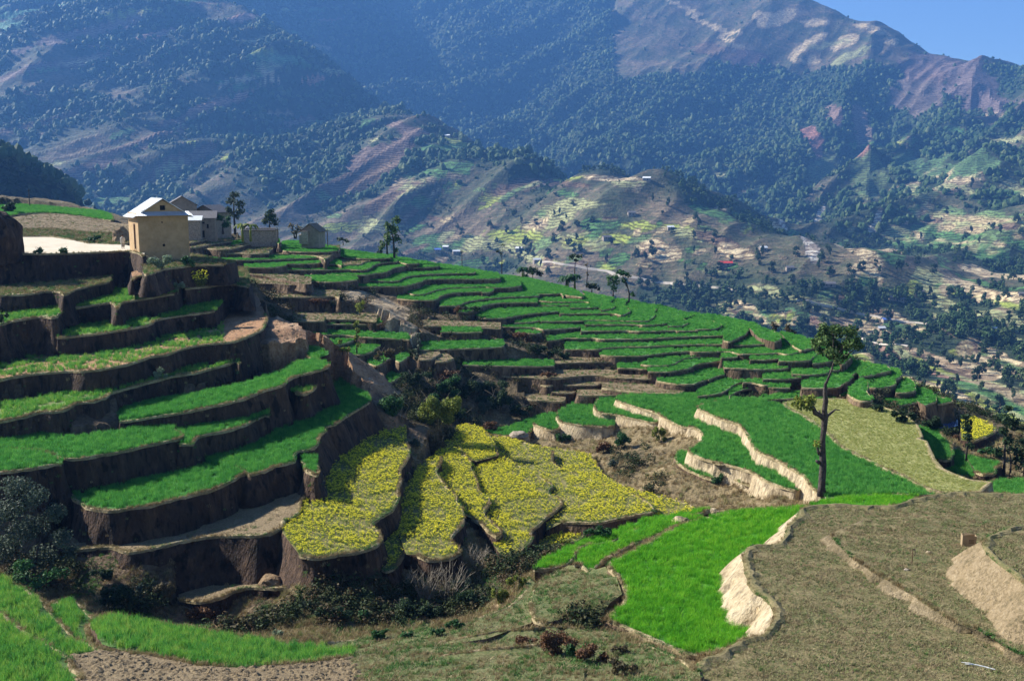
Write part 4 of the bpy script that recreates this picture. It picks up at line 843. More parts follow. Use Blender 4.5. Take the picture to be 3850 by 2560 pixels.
for S in SLABS:
    su, g = S['sur'], S['g']; nf = lambda p, s=.35, o=0: noise.noise(Vector((p[0] * s, p[1] * s, o)))
    if su == 'g':
        if g == 'M': put('far_wheat', sample(S, 7), .5, .72)
        else: put('wheat', sample(S, 15), .8, 1.2)
    elif su == 'gw': put('thin_wheat', sample(S, 12), .6, 1.1, lambda p: nf(p, .6) > -.3)
    elif su == 'gb': put('bright_wheat', sample(S, 24), .8, 1.15)
    elif su == 'gn': put('thin_wheat', sample(S, 20), .7, 1.3, lambda p: nf(p, .5) > -.2 or rnd.random() < .5)
    elif su == 'y':
        put('mustard_plant', sample(S, 34), .26, .5, lambda p: nf(p, .45) + nf(p, .15, 5) > -.12 or rnd.random() < .35); put('pale_mustard_plant', sample(S, 4), .3, .5)
    elif su == 'p': put('pale_mustard_plant', sample(S, 9), .14, .26); put('pale_crop', sample(S, 24), .35, .7)
    elif su == 'fal':
        put('stubble', sample(S, 26), .6, 1.3); put('green', sample(S, 5), .35, .8, lambda p: nf(p, .5) > -.1); put('clod', sample(S, 8), .5, 1.4)
    elif su == 'b' and S['k'].get('big'): put('clod', sample(S, 16), 1.5, 4.)
    elif su == 'b': put('clod', sample(S, 9 if g != 'M' else 2), .7, 2.); put('stubble', sample(S, 3), .6, 1.3); put('dry', sample(S, .1 if g != 'M' else 2.), .5, 1.1); put('green', sample(S, .1 if g != 'M' else 1.5), .8, 1.6)
    elif su == 's':
        put('clod', sample(S, 7), .8, 2.2)
        if S['k'].get('mix'): put('thin_wheat', sample(S, 9), .6, 1., lambda p: (W_PX / 2 + F_PX * p[0] / p[1]) < 830 and nf(p, .5) > -.25)
    elif su == 'fgr': put('green', sample(S, 14), .5, 1.2, lambda p: nf(p, .5) > -.12); put('dry', sample(S, 12), .4, .9, lambda p: nf(p, .5) < .2); put('stubble', sample(S, 8), .7, 1.4)
    elif su in ('grs', 'bst', 'sc'): put('dry', sample(S, 4), .8, 1.8); put('green', sample(S, 5), .8, 2.)
# weeds and straw along the lips and on the open hillside
for (g, sur, ris, H, lw, ns) in LIPS:
    if g == 'M': continue
    for i in range(len(lw) - 1):
        for _ in range(4):
            p = lw[i].lerp(lw[i + 1], rnd.random()); o = rnd.uniform(-.15, .05); put('dry' if noise.noise(p * .4) > -.1 else 'green', [(p.x + ns[i].x * o, p.y + ns[i].y * o, p.z + .02)], .35, 1.1)
            if ris == 'k' and rnd.random() < .12:
                h_ = rnd.random() * H * .6; put('green' if rnd.random() < .5 else 'dry', [(p.x + ns[i].x * .22 * h_, p.y + ns[i].y * .22 * h_, p.z - h_)], .5, 1.3)
SCR = ([], [])
n = 60000; tt_ = nrs.uniform(-.6, .6, n); yy_ = 30 * (150 / 30.) ** nrs.rand(n)
for i in range(n):
    x, y = tt_[i] * yy_[i], yy_[i]; a, b_ = int(math.log(y / 24) / math.log(270 / 24.) * (NR - 1)), int((tt_[i] + .75) / 1.5 * (NC - 1)); k = a * NC + b_
    if not FREE[k]: continue
    c = GCl[k]; p = (x, y, ground(x, y)); nn = noise.noise(Vector((x * .3, y * .3, 2)))
    if c[2] > .3 and rnd.random() < c[2] * (.75 + nn * 1.5): SCR[0].append((x, y, p[2] - .1)); SCR[1].append(rnd.uniform(.5, 1.9))
    elif c[0] > .6:
        if rnd.random() < .5: put('clod', [p], 1.2, 3.)
    elif c[1] > .7: put('dry' if nn < .15 else 'green', [p], .6, 1.4)
    elif c[1] > .2: put('dry', [p], .8, 1.8)
n = 60000; tt_ = nrs.uniform(-.55, .55, n); yy_ = 32 + 32 * nrs.rand(n)
for i in range(n):
    x, y = tt_[i] * yy_[i], yy_[i]; a, b_ = int(math.log(y / 24) / math.log(270 / 24.) * (NR - 1)), int((tt_[i] + .75) / 1.5 * (NC - 1)); k = a * NC + b_
    if not FREE[k]: continue
    nn = noise.noise(Vector((x * .35, y * .35, 7))); put('green' if nn > .12 else ('dry' if rnd.random() < .7 else 'stubble'), [(x, y, ground(x, y))], .5, 1.2)
for k, (P, S_) in CR.items():
    nm = {'wheat': 'wheat', 'far_wheat': 'wheat', 'bright_wheat': 'wheat', 'thin_wheat': 'wheat', 'mustard_plant': 'mustard', 'pale_mustard_plant': 'mustard', 'stubble': 'stubble', 'clod': 'earth_clods', 'pale_crop': 'mustard', 'dry': 'dry_grass', 'green': 'low_weeds'}[k]
    scatter(nm, P, S_, k + '_kinds'); print(k, len(P))
scatter('scrub', SCR[0], SCR[1], 'scrub_kinds'); print('scrub', len(SCR[0]))
# the wooded knoll at the left, nearer than the mountains
V, Fs = [], []; n1, n2 = 60, 40; kp = at_d(-60, 640, 640); kp.z = 0
for i in range(n1):
    for j in range(n2):
        x, y = -560 + 230 * i / (n1 - 1), 470 + 330 * j / (n2 - 1)
        cx, cy = -400, 640; r2 = max(0, 1 - ((x - cx) / (150 if x > cx else 400)) ** 2 - ((y - cy) / 190) ** 2)
        V.append((x, y, -60 + 92 * r2 ** .55 + 7 * noise.noise(Vector((x / 30, y / 30, 0)))))
for i in range(n1 - 1):
    for j in range(n2 - 1): a = i * n2 + j; Fs.append([a, a + n2, a + n2 + 1, a + 1])
M['knoll'] = noisy('wooded_knoll', (.01, .02, .01), (.02, .035, .014), (.05, .06, .025), .03, .3, bd=1)
new_obj('knoll', mesh('knoll', V, Fs), [M['knoll']], kind='structure')
Pk, Sk = [], []
for _ in range(2600):
    i = rnd.randrange(len(V)); v = V[i]
    if v[2] > -50: Pk.append((v[0] + rnd.uniform(-3, 3), v[1] + rnd.uniform(-5, 5), v[2] - .5)); Sk.append(rnd.uniform(2.5, 4.5))
scatter('knoll_wood', Pk, Sk, 'far_crowns')
# ------------------------------------------------------------------ things
used = {}
def tag(o, label, cat, group=None):
    o['label'] = label; o['category'] = cat
    if group: o['group'] = group
    return o
def thing(name, label, cat, loc, rz=0, group=None):
    o = bpy.data.objects.new(name, None); sc.collection.objects.link(o); o.location = loc; o.rotation_euler = (0, 0, rz); o.empty_display_size = .3
    return tag(o, label, cat, group)
def part(name, V, Fs, mats, parent, smooth=False, mi=None):
    me = mesh(name, V, Fs, mi, smooth)
    for m in (mats if isinstance(mats, (list, tuple)) else [mats]): me.materials.append(m)
    o = bpy.data.objects.new(name, me); sc.collection.objects.link(o); o.parent = parent; return o
def box(V, Fs, x0, x1, y0, y1, z0, z1):
    i = len(V); V += [(x0, y0, z0), (x1, y0, z0), (x1, y1, z0), (x0, y1, z0), (x0, y0, z1), (x1, y0, z1), (x1, y1, z1), (x0, y1, z1)]
    Fs += [[i, i + 3, i + 2, i + 1], [i + 4, i + 5, i + 6, i + 7], [i, i + 1, i + 5, i + 4], [i + 1, i + 2, i + 6, i + 5], [i + 2, i + 3, i + 7, i + 6], [i + 3, i, i + 4, i + 7]]
def tube(V, Fs, P, rs, seg=7, wob_=0):
    P = [Vector(p) for p in P]; base = len(V)
    for k, p in enumerate(P):
        d = (P[min(k + 1, len(P) - 1)] - P[max(k - 1, 0)]).normalized(); a = d.cross(Vector((.3, .9, .1))).normalized(); b_ = d.cross(a)
        for s_ in range(seg):
            t_ = 6.2832 * s_ / seg; r = rs[k] * (1 + wob_ * noise.noise(p * 3 + Vector((s_, 0, 0)))); V.append(p + a * (r * math.cos(t_)) + b_ * (r * math.sin(t_)))
    for k in range(len(P) - 1):
        for s_ in range(seg):
            q = (s_ + 1) % seg; Fs.append([base + k * seg + s_, base + k * seg + q, base + (k + 1) * seg + q, base + (k + 1) * seg + s_])
    Fs.append([base + s_ for s_ in range(seg)][::-1]); Fs.append([base + (len(P) - 1) * seg + s_ for s_ in range(seg)])
def flat(name, c, c2=None, sc_=3, rough=.85, bd=.03):
    c2 = c2 or tuple(x * .6 for x in c); m, nt, b = mat(name, rough); f = nz(nt, sc_, 5, rough=.7)
    nt.links.new(ramp(nt, f, [(.35, c2), (.62, c)]), b.inputs['Base Color']); bump(nt, b, f, bd); return m
M['bark'] = flat('bark', (.085, .07, .06), (.025, .02, .018), 4, bd=.1)
M['bark_p'] = flat('pale_bark', (.3, .26, .2), (.12, .1, .07), 6)
M['plaster'] = flat('ochre_mud_plaster', (.44, .3, .16), (.33, .22, .11), 1.2, .95, .02)
M['plaster2'] = flat('grey_mud_plaster', (.3, .25, .2), (.2, .165, .13), 1.5, .95, .03)
M['stone'] = flat('rubble_stone', (.4, .33, .25), (.2, .16, .12), 4, .95, .08)
M['slate'] = flat('slate_roof', (.16, .15, .15), (.08, .075, .075), 5, .7)
M['thatch'] = flat('thatch', (.2, .15, .1), (.09, .07, .05), 6)
M['wood'] = flat('weathered_wood', (.14, .07, .035), (.07, .035, .02), 6)
M['dark'] = flat('dark_opening', (.012, .01, .008))
M['white_tin'] = flat('white_tin', (.75, .75, .72), (.6, .6, .58), 3, .4)
M['red_tin'] = flat('red_tin', (.6, .06, .04), (.45, .05, .04), 3, .5)
M['blue_tin'] = flat('blue_tin', (.12, .2, .55), (.1, .15, .4), 3, .5)
# corrugated tin: fine ridges running down the slope, seen by their normals
def tin(name, c, ax=0, sc_=11.):
    m, nt, b = mat(name, .38); b.inputs['Metallic'].default_value = .15
    tcn = nt.nodes.new('ShaderNodeTexCoord'); w = nt.nodes.new('ShaderNodeTexWave'); w.bands_direction = 'XY'[ax]; w.inputs['Scale'].default_value = sc_ / 6.28 * 2
    nt.links.new(tcn.outputs['Object'], w.inputs[0]); bump(nt, b, w.outputs[1], .05); f = nz(nt, 1.5, 4)
    nt.links.new(ramp(nt, f, [(.35, tuple(x * .86 for x in c)), (.6, c)]), b.inputs['Base Color']); return m
M['tin_roof'] = tin('corrugated_tin', (.78, .79, .78), 1); M['tin_skirt_shaded'] = tin('shaded_tin_skirt', (.5, .54, .62), 0)  # skirt copy is darker and bluer: its sky-lit shade is put into the colour
for nm, cols in {'leaf_a': [(.02, .05, .015), (.05, .1, .025), (.09, .15, .04), (.2, .26, .1)], 'leaf_b': [(.02, .06, .02), (.035, .1, .03), (.06, .15, .04)], 'leaf_y': [(.06, .1, .02), (.15, .19, .03), (.28, .3, .05)],
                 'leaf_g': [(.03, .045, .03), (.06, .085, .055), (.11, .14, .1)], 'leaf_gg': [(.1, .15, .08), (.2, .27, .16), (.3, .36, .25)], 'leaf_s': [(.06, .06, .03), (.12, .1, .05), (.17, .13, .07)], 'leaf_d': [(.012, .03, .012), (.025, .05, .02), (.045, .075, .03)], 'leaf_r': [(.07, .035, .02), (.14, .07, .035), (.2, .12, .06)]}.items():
    m, nt, b = mat(nm, .6); b.inputs['Specular IOR Level'].default_value = .12; g_ = nt.nodes.new('ShaderNodeNewGeometry'); f = nz(nt, 1.3, 2)
    s_ = mth(nt, 'ADD', mth(nt, 'MULTIPLY', g_.outputs['Random Per Island'], .65), mth(nt, 'MULTIPLY', f, .35))
    col = ramp(nt, s_, [(.15 + .7 * i / (len(cols) - 1), c) for i, c in enumerate(cols)]); nt.links.new(col, b.inputs['Base Color'])
    tr = nt.nodes.new('ShaderNodeBsdfTranslucent'); mx = nt.nodes.new('ShaderNodeMixShader'); mx.inputs[0].default_value = .28
    nt.links.new(col, tr.inputs[0]); nt.links.new(b.outputs[0], mx.inputs[1]); nt.links.new(tr.outputs[0], mx.inputs[2]); nt.links.new(mx.outputs[0], nt.nodes['Material Output'].inputs[0]); M[nm] = m
# ---- the tall lopped tree
def big_tree():
    p = hit(3088, 1848); p = at_z(3088, 1860, p.z); k = p.y / F_PX       # metres to a pixel of the photograph
    t_ = thing('tall_tree', 'tall lopped tree with bare trunk and tufted crown standing between green and fallow fields', 'tree', p)
    def L(x, y): return Vector(((x - 563) / 2.358 * k, 0, (1075 - y) / 2.358 * k))    # view G
    def K(x, y, dy=0): return Vector(((2600 + x / 2.358 - 3088.8) * k, dy, (1856 - 1100 - y / 2.358) * k))   # view C
    V, Fs = [], []; q = random.Random(4)
    tube(V, Fs, [K(1155, 1790), K(1152, 1700), K(1153, 1500), K(1148, 1400), K(1140, 1250), K(1148, 1150), K(1150, 1060), K(1145, 980), K(1150, 900), K(1140, 820), K(1140, 750), K(1165, 690), K(1190, 620), K(1205, 550), K(1212, 470), K(1225, 400)], [x * .55 for x in (.62, .48, .44, .42, .37, .36, .4, .36, .33, .27, .21, .16, .13, .12, .1, .05)], 12, .35)
    part('trunk', V, Fs, M['bark'], t_, True)
    def limb(name, P, rs):
        V, Fs = [], []; tube(V, Fs, P, rs, 7, .3); part(name, V, Fs, M['bark'], t_, True)
    limb('branch', [K(1140, 1060), K(1100, 1030, -.2), K(1050, 1005, -.3), K(1030, 960, -.3), K(980, 920, -.5), K(930, 890, -.4)], [.22, .2, .17, .15, .1, .05])
    limb('branch', [K(1160, 1050), K(1190, 1035, .2), K(1230, 1010, .3), K(1255, 990, .3), K(1300, 1000, .4)], [.13, .11, .09, .06, .03])
    limb('branch', [K(1235, 1012, .3), K(1225, 1030, .4), K(1240, 1025, .5)], [.05, .04, .03]); limb('branch', [K(1105, 1030), K(1100, 990, .1)], [.1, .08])
    limb('branch', [K(1125, 1480), K(1095, 1462, -.2), K(1080, 1450, -.2)], [.16, .13, .09]); limb('branch', [K(1120, 1400), K(1100, 1370, -.1), K(1092, 1330, -.1)], [.13, .11, .06])
    for e in [(1080, 400, .6), (1130, 330, -.8), (1200, 260, .4), (1290, 300, -.5), (1350, 330, .6), (1400, 400, -.3), (1120, 440, .9), (1290, 460, .2)]:
        limb('branch', [K(1208, 520), K((1208 + e[0]) / 2, (520 + e[1]) / 2 + 30, e[2] / 2), K(e[0], e[1], e[2])], [.08, .055, .025])
    V, Fs = [], []
    for x, y, r, dy in [(1120, 240, 60, .3), (1090, 330, 60, -.6), (1060, 400, 55, .5), (1180, 230, 55, -.6), (1160, 310, 75, .8), (1240, 270, 70, .3), (1320, 250, 60, -.4), (1370, 300, 60, .6), (1290, 340, 75, -.9), (1220, 380, 80, .9), (1380, 380, 60, -.5),
                        (1420, 400, 42, .3), (1140, 420, 65, -.8), (1110, 460, 45, .5), (1200, 470, 70, .2), (1270, 440, 65, .8), (1300, 500, 50, 0), (1225, 520, 45, -.4), (1080, 370, 50, .9), (1340, 420, 55, .7), (1410, 340, 35, 0), (1070, 290, 35, 0)]:
        rr = r / 2.358 * k; c_ = K(x, y, dy * 1.3); leafcloud(int(125 * (r / 60) ** 2), c_, (rr, rr * 1.2, rr * .85), .13, q, .62, V, Fs)
    part('crown', V, Fs, M['leaf_a'], t_)
    V, Fs = [], []
    for x, y, r, dy in [(950, 880, 60, -.5), (880, 880, 45, -.3), (1000, 860, 50, -.7), (920, 930, 50, -.3), (980, 950, 45, -.5), (860, 920, 35, -.4), (1020, 910, 35, -.2)]:
        rr = r / 2.358 * k; leafcloud(int(85 * (r / 55) ** 2), K(x, y, dy), (rr, rr * 1.2, rr * .85), .13, q, .62, V, Fs)
    leafcloud(50, K(1090, 1300, -.1), (.3, .3, .45), .1, q, .62, V, Fs)
    part('lower_crown', V, Fs, M['leaf_y'], t_)
big_tree()
# ---- other trees: (u, v of the foot, depth or None, trunk points and crown balls in pixels from the foot)
def tree(name, label, u, v, stems, balls, leafm, size=.14, dens=1., bark='bark', depth=None, group=None, cat='tree', seed=1):
    if depth and depth >= 140 and u < 2700: depth *= 1.17
    p = at_d(u, v, depth) if depth else hit(u, v); k = p.y / F_PX; t_ = thing(name, label, cat, p, 0, group); q = random.Random(seed * 17 + int(u))
    for st, r0 in stems:
        V, Fs = [], []; n = len(st); P = [Vector((x * k, (q.random() - .5) * 4 * k if i else 0, y * k - (.4 if i == 0 else 0))) for i, (x, y) in enumerate(st)]
        tube(V, Fs, P, [r0 * k * (1 - .8 * i / (n - 1)) for i in range(n)], 7, .25); part('trunk', V, Fs, M[bark], t_, True)
    if balls:
        V, Fs = [], []
        for x, y, rx, ry in balls:
            for _ in range(3 if rx > 12 else 1):
                f = .62 if rx > 12 else 1
                c_ = Vector(((x + q.uniform(-.4, .4) * rx * (f < 1)) * k, q.uniform(-.6, .6) * rx * k, (y + q.uniform(-.35, .35) * ry * (f < 1)) * k))
                leafcloud(int(dens * 1.6 * (rx * f * k) * (ry * f * k) / (size * size) * 2.2) + 12, c_, (rx * f * k, rx * f * k, ry * f * k), size, q, .6, V, Fs)
        part('crown', V, Fs, M[leafm], t_)
    return t_
tree('crest_tree', 'tall feathery tree with two thin trunks on the crest of the terraced hill', 1483, 972, [([(0, 0), (-2, 60), (-10, 120)], 5), ([(-26, 0), (-28, 50), (-22, 110)], 5)], [(8, 140, 22, 26), (0, 105, 28, 26), (-30, 80, 26, 30), (-20, 120, 20, 24), (12, 70, 18, 26), (-45, 50, 20, 20), (8, 30, 12, 16)], 'leaf_a', .26, 1.3, depth=158)
tree('crest_bush', 'small dark bush left of the two-trunked crest tree', 1425, 968, [([(0, 0), (0, 12)], 3)], [(0, 14, 14, 14), (6, 24, 9, 9)], 'leaf_d', .2, depth=160, cat='bush')
tree('village_tree', 'tall thin-leaved tree behind the far village houses', 884, 874, [([(0, 0), (-2, 80), (2, 145)], 5)], [(0, 140, 24, 20), (-14, 115, 22, 22), (16, 105, 24, 24), (-20, 85, 18, 20), (22, 75, 20, 22), (0, 60, 30, 16)], 'leaf_g', .26, .9, depth=160)
tree('village_tree', 'broad dark round tree beside the low ruined house', 1015, 890, [([(0, 0), (0, 60)], 6)], [(0, 75, 40, 24), (-18, 62, 24, 18), (20, 60, 26, 20), (4, 92, 22, 12)], 'leaf_d', .24, 1., depth=166)
tree('village_tree', 'bushy green tree touching the grey two-storey house', 838, 872, [([(0, 0), (0, 30)], 5)], [(-10, 48, 20, 18), (8, 30, 26, 22), (-22, 62, 14, 12), (16, 50, 14, 14)], 'leaf_b', .22, 1., depth=152)
tree('village_tree', 'thin bare-looking pale tree next to the thatched hut', 1108, 890, [([(0, 0), (-6, 30), (-16, 50)], 3), ([(4, 0), (10, 30), (22, 48)], 3)], [(-12, 38, 20, 14), (16, 34, 22, 16), (0, 20, 24, 12)], 'leaf_s', .22, .35, depth=160)
tree('roadside_shrub', 'loose shrub in front of the hut at the field edge', 1290, 915, [([(0, 0), (0, 14)], 2)], [(-12, 16, 18, 12), (14, 10, 20, 10)], 'leaf_g', .2, .6, depth=160, cat='bush')
tree('slender_tree', 'spindly umbrella-topped tree on the crest right of the yellow patch', 1887, 1022, [([(0, 0), (0, 50), (2, 100)], 2.2)], [(-14, 78, 12, 6), (4, 99, 9, 5), (-4, 66, 7, 5)], 'leaf_g', .2, .8, depth=168)
tree('slender_tree', 'tall thin-trunked tree with a flat tuft beside the banana clump', 2160, 1084, [([(0, 0), (0, 70), (4, 120)], 3.2)], [(2, 124, 24, 10), (-14, 115, 12, 8), (18, 118, 12, 8), (4, 104, 14, 8)], 'leaf_d', .2, 1.1, depth=160)
tree('bare_tree', 'thin nearly leafless pole-like tree right of the banana clump', 2206, 1070, [([(0, 0), (2, 50), (0, 85)], 2.4)], [(0, 72, 9, 10), (2, 40, 6, 8)], 'leaf_s', .18, .5, depth=160)
tree('leaning_tree', 'leaning green tree with a forked crown on the right shoulder of the hill', 2363, 1146, [([(0, 0), (2, 40), (-8, 80), (-22, 108)], 4.2), ([(-8, 78), (-20, 100), (-30, 118)], 2.6)], [(-30, 122, 30, 16), (-8, 112, 20, 14), (-50, 106, 18, 14), (12, 40, 14, 10), (-20, 90, 14, 10)], 'leaf_b', .2, 1., depth=142)
tree('round_tree', 'round deep-green tree just left of the leaning tree', 2305, 1118, [([(0, 0), (0, 40)], 4)], [(0, 62, 28, 28), (-14, 74, 18, 14), (4, 34, 16, 14)], 'leaf_b', .22, 1., depth=165)
tree('palm_bush', 'dark bush with drooping fronds behind the crest', 2003, 1052, [([(0, 0), (0, 20)], 4)], [(4, 30, 36, 24), (-28, 12, 18, 14), (26, 22, 16, 16)], 'leaf_d', .26, .9, depth=172, cat='bush')
tree('crest_bush', 'dark leafy bush spreading under the slender trees on the crest', 2225, 1092, [([(0, 0), (0, 14)], 3)], [(0, 18, 26, 16), (-18, 24, 12, 12), (22, 10, 12, 10)], 'leaf_d', .26, 1., depth=158, cat='bush')
tree('crest_bush', 'greyish bush beyond the crest, left one of the pair by the sand terraces', 2915, 1246, [([(0, 0), (0, 16)], 3)], [(0, 22, 18, 20), (-8, 10, 14, 12)], 'leaf_s', .22, .8, depth=150, cat='bush')
tree('crest_bush', 'greyish bush beyond the crest, right one of the pair by the sand terraces', 2962, 1256, [([(0, 0), (0, 16)], 3)], [(2, 26, 20, 24), (16, 8, 16, 14)], 'leaf_s', .22, .8, depth=146, cat='bush')
tree('ravine_tree', 'round green sapling on the pale bank above the ravine', 1353, 1186, [([(0, 0), (0, 24)], 3)], [(0, 36, 24, 16), (10, 48, 16, 10), (-6, 20, 18, 10)], 'leaf_y', .14, 1.)
tree('ravine_tree', 'slender yellow-green sapling in the small green terraces', 1341, 1333, [([(0, 0), (2, 60), (0, 125)], 3.5)], [(0, 118, 14, 14), (8, 92, 14, 16), (-2, 65, 13, 14), (10, 40, 12, 12)], 'leaf_y', .13, 1.)
tree('ravine_tree', 'low yellow-green bush left of the slender sapling', 1288, 1326, [([(0, 0), (0, 30)], 2.5)], [(-6, 40, 13, 14), (0, 16, 16, 12), (24, 14, 14, 12)], 'leaf_y', .13, .9, cat='bush')
tree('column_tree', 'dark narrow tree growing from the ravine edge', 1572, 1362, [([(0, 0), (2, 60), (0, 100)], 4)], [(0, 104, 12, 18), (4, 72, 14, 18), (-2, 40, 16, 20), (0, 14, 18, 14)], 'leaf_g', .15, 1.)
tree('right_tree', 'tall dark tree at the right frame edge by the small fields', 3774, 1800, [([(0, 0), (-4, 100), (-10, 200)], 7), ([(24, 0), (22, 70), (10, 130)], 5)], [(-12, 250, 40, 36), (14, 218, 34, 34), (-24, 200, 30, 30), (-8, 160, 34, 30), (-20, 110, 28, 26), (20, 120, 26, 26), (-2, 280, 22, 18)], 'leaf_d', .16, .9)
tree('right_tree', 'slim dense tree in front of the far yellow field', 3632, 1738, [([(0, 0), (0, 80), (-4, 150)], 5)], [(-8, 160, 30, 26), (8, 130, 30, 28), (-6, 100, 30, 26), (6, 66, 24, 24), (-14, 182, 18, 14)], 'leaf_d', .16, .9)
tree('right_tree', 'wide shaggy dark tree half cut by the right frame edge', 3848, 1800, [([(0, 0), (0, 60)], 7)], [(-14, 150, 34, 30), (4, 110, 46, 40), (-30, 80, 30, 30), (0, 50, 50, 36)], 'leaf_d', .17, 1.)
tree('right_bush', 'broad-leaved green bush below the yellow field', 3725, 1722, [([(0, 0), (0, 20)], 4)], [(0, 34, 40, 20), (-36, 24, 22, 14), (30, 16, 26, 16)], 'leaf_b', .2, 1., cat='bush')
tree('shade_tree', 'big grey-green tree in shadow at the left frame edge', 95, 2200, [([(0, 0), (-20, 120), (-40, 260)], 12), ([(20, 0), (60, 150), (90, 240)], 8)], [(-40, 400, 90, 60), (60, 360, 80, 60), (130, 280, 70, 60), (-60, 280, 90, 80), (40, 230, 100, 80), (150, 190, 60, 50), (-40, 150, 100, 70), (80, 110, 90, 60), (190, 140, 40, 40)], 'leaf_g', .085, 1.1, depth=61)
tree('shade_tree', 'leafy dark bush at the foot of the big shaded tree', 130, 2215, [([(0, 0), (10, 40)], 5)], [(-50, 50, 60, 40), (30, 40, 70, 40), (100, 70, 50, 40), (-20, 100, 60, 40)], 'leaf_b', .1, .8, depth=58, cat='bush')
# banana clumps
def banana(label, u, v, s_, depth=None, seed=0, n=3, m_='leaf_b'):
    if depth: depth *= 1.17
    p = at_d(u, v, depth) if depth else hit(u, v); t_ = thing('banana_plant', label, 'plant', p); q = random.Random(seed)
    for c in range(n):
        x0, y0 = q.uniform(-.5, .5) * s_, q.uniform(-.5, .5) * s_; h = s_ * q.uniform(.8, 1.3); V, Fs = [], []; tube(V, Fs, [(x0, y0, -.2), (x0, y0, h)], [.12 * s_, .07 * s_], 7); part('stem', V, Fs, M['leaf_y'], t_, True)
        V, Fs = [], []
        for l in range(8):
            a = l * .785 + q.random(); L_ = s_ * q.uniform(1., 1.5); w = .17 * s_; prev = None
            for g_ in range(6):
                t2 = g_ / 5; r = L_ * t2 * .75; z = h + L_ * (t2 * .9 - t2 * t2 * 1.1) * q.uniform(.9, 1.1); ww = w * math.sin(3.14 * min(.98, t2 * .9 + .08)) ; i = len(V)
                cx, cy = x0 + r * math.cos(a), y0 + r * math.sin(a); V += [(cx - math.sin(a) * ww, cy + math.cos(a) * ww, z - .05), (cx, cy, z + .04), (cx + math.sin(a) * ww, cy - math.cos(a) * ww, z - .05)]
                if g_: Fs += [[i - 3, i - 2, i + 1, i], [i - 2, i - 1, i + 2, i + 1]]
        part('leaves', V, Fs, M[m_], t_)
banana('banana clump with broad ragged leaves at the foot of the slender crest tree', 2140, 1088, 2.0, 158, 3, 4)
banana('pale banana plant in front of the low ruined village house', 935, 905, 1.9, 146, 5, 2, 'leaf_y')
banana('banana clump at the left of the dark drooping bush on the crest', 1972, 1048, 1.6, 168, 8, 3)
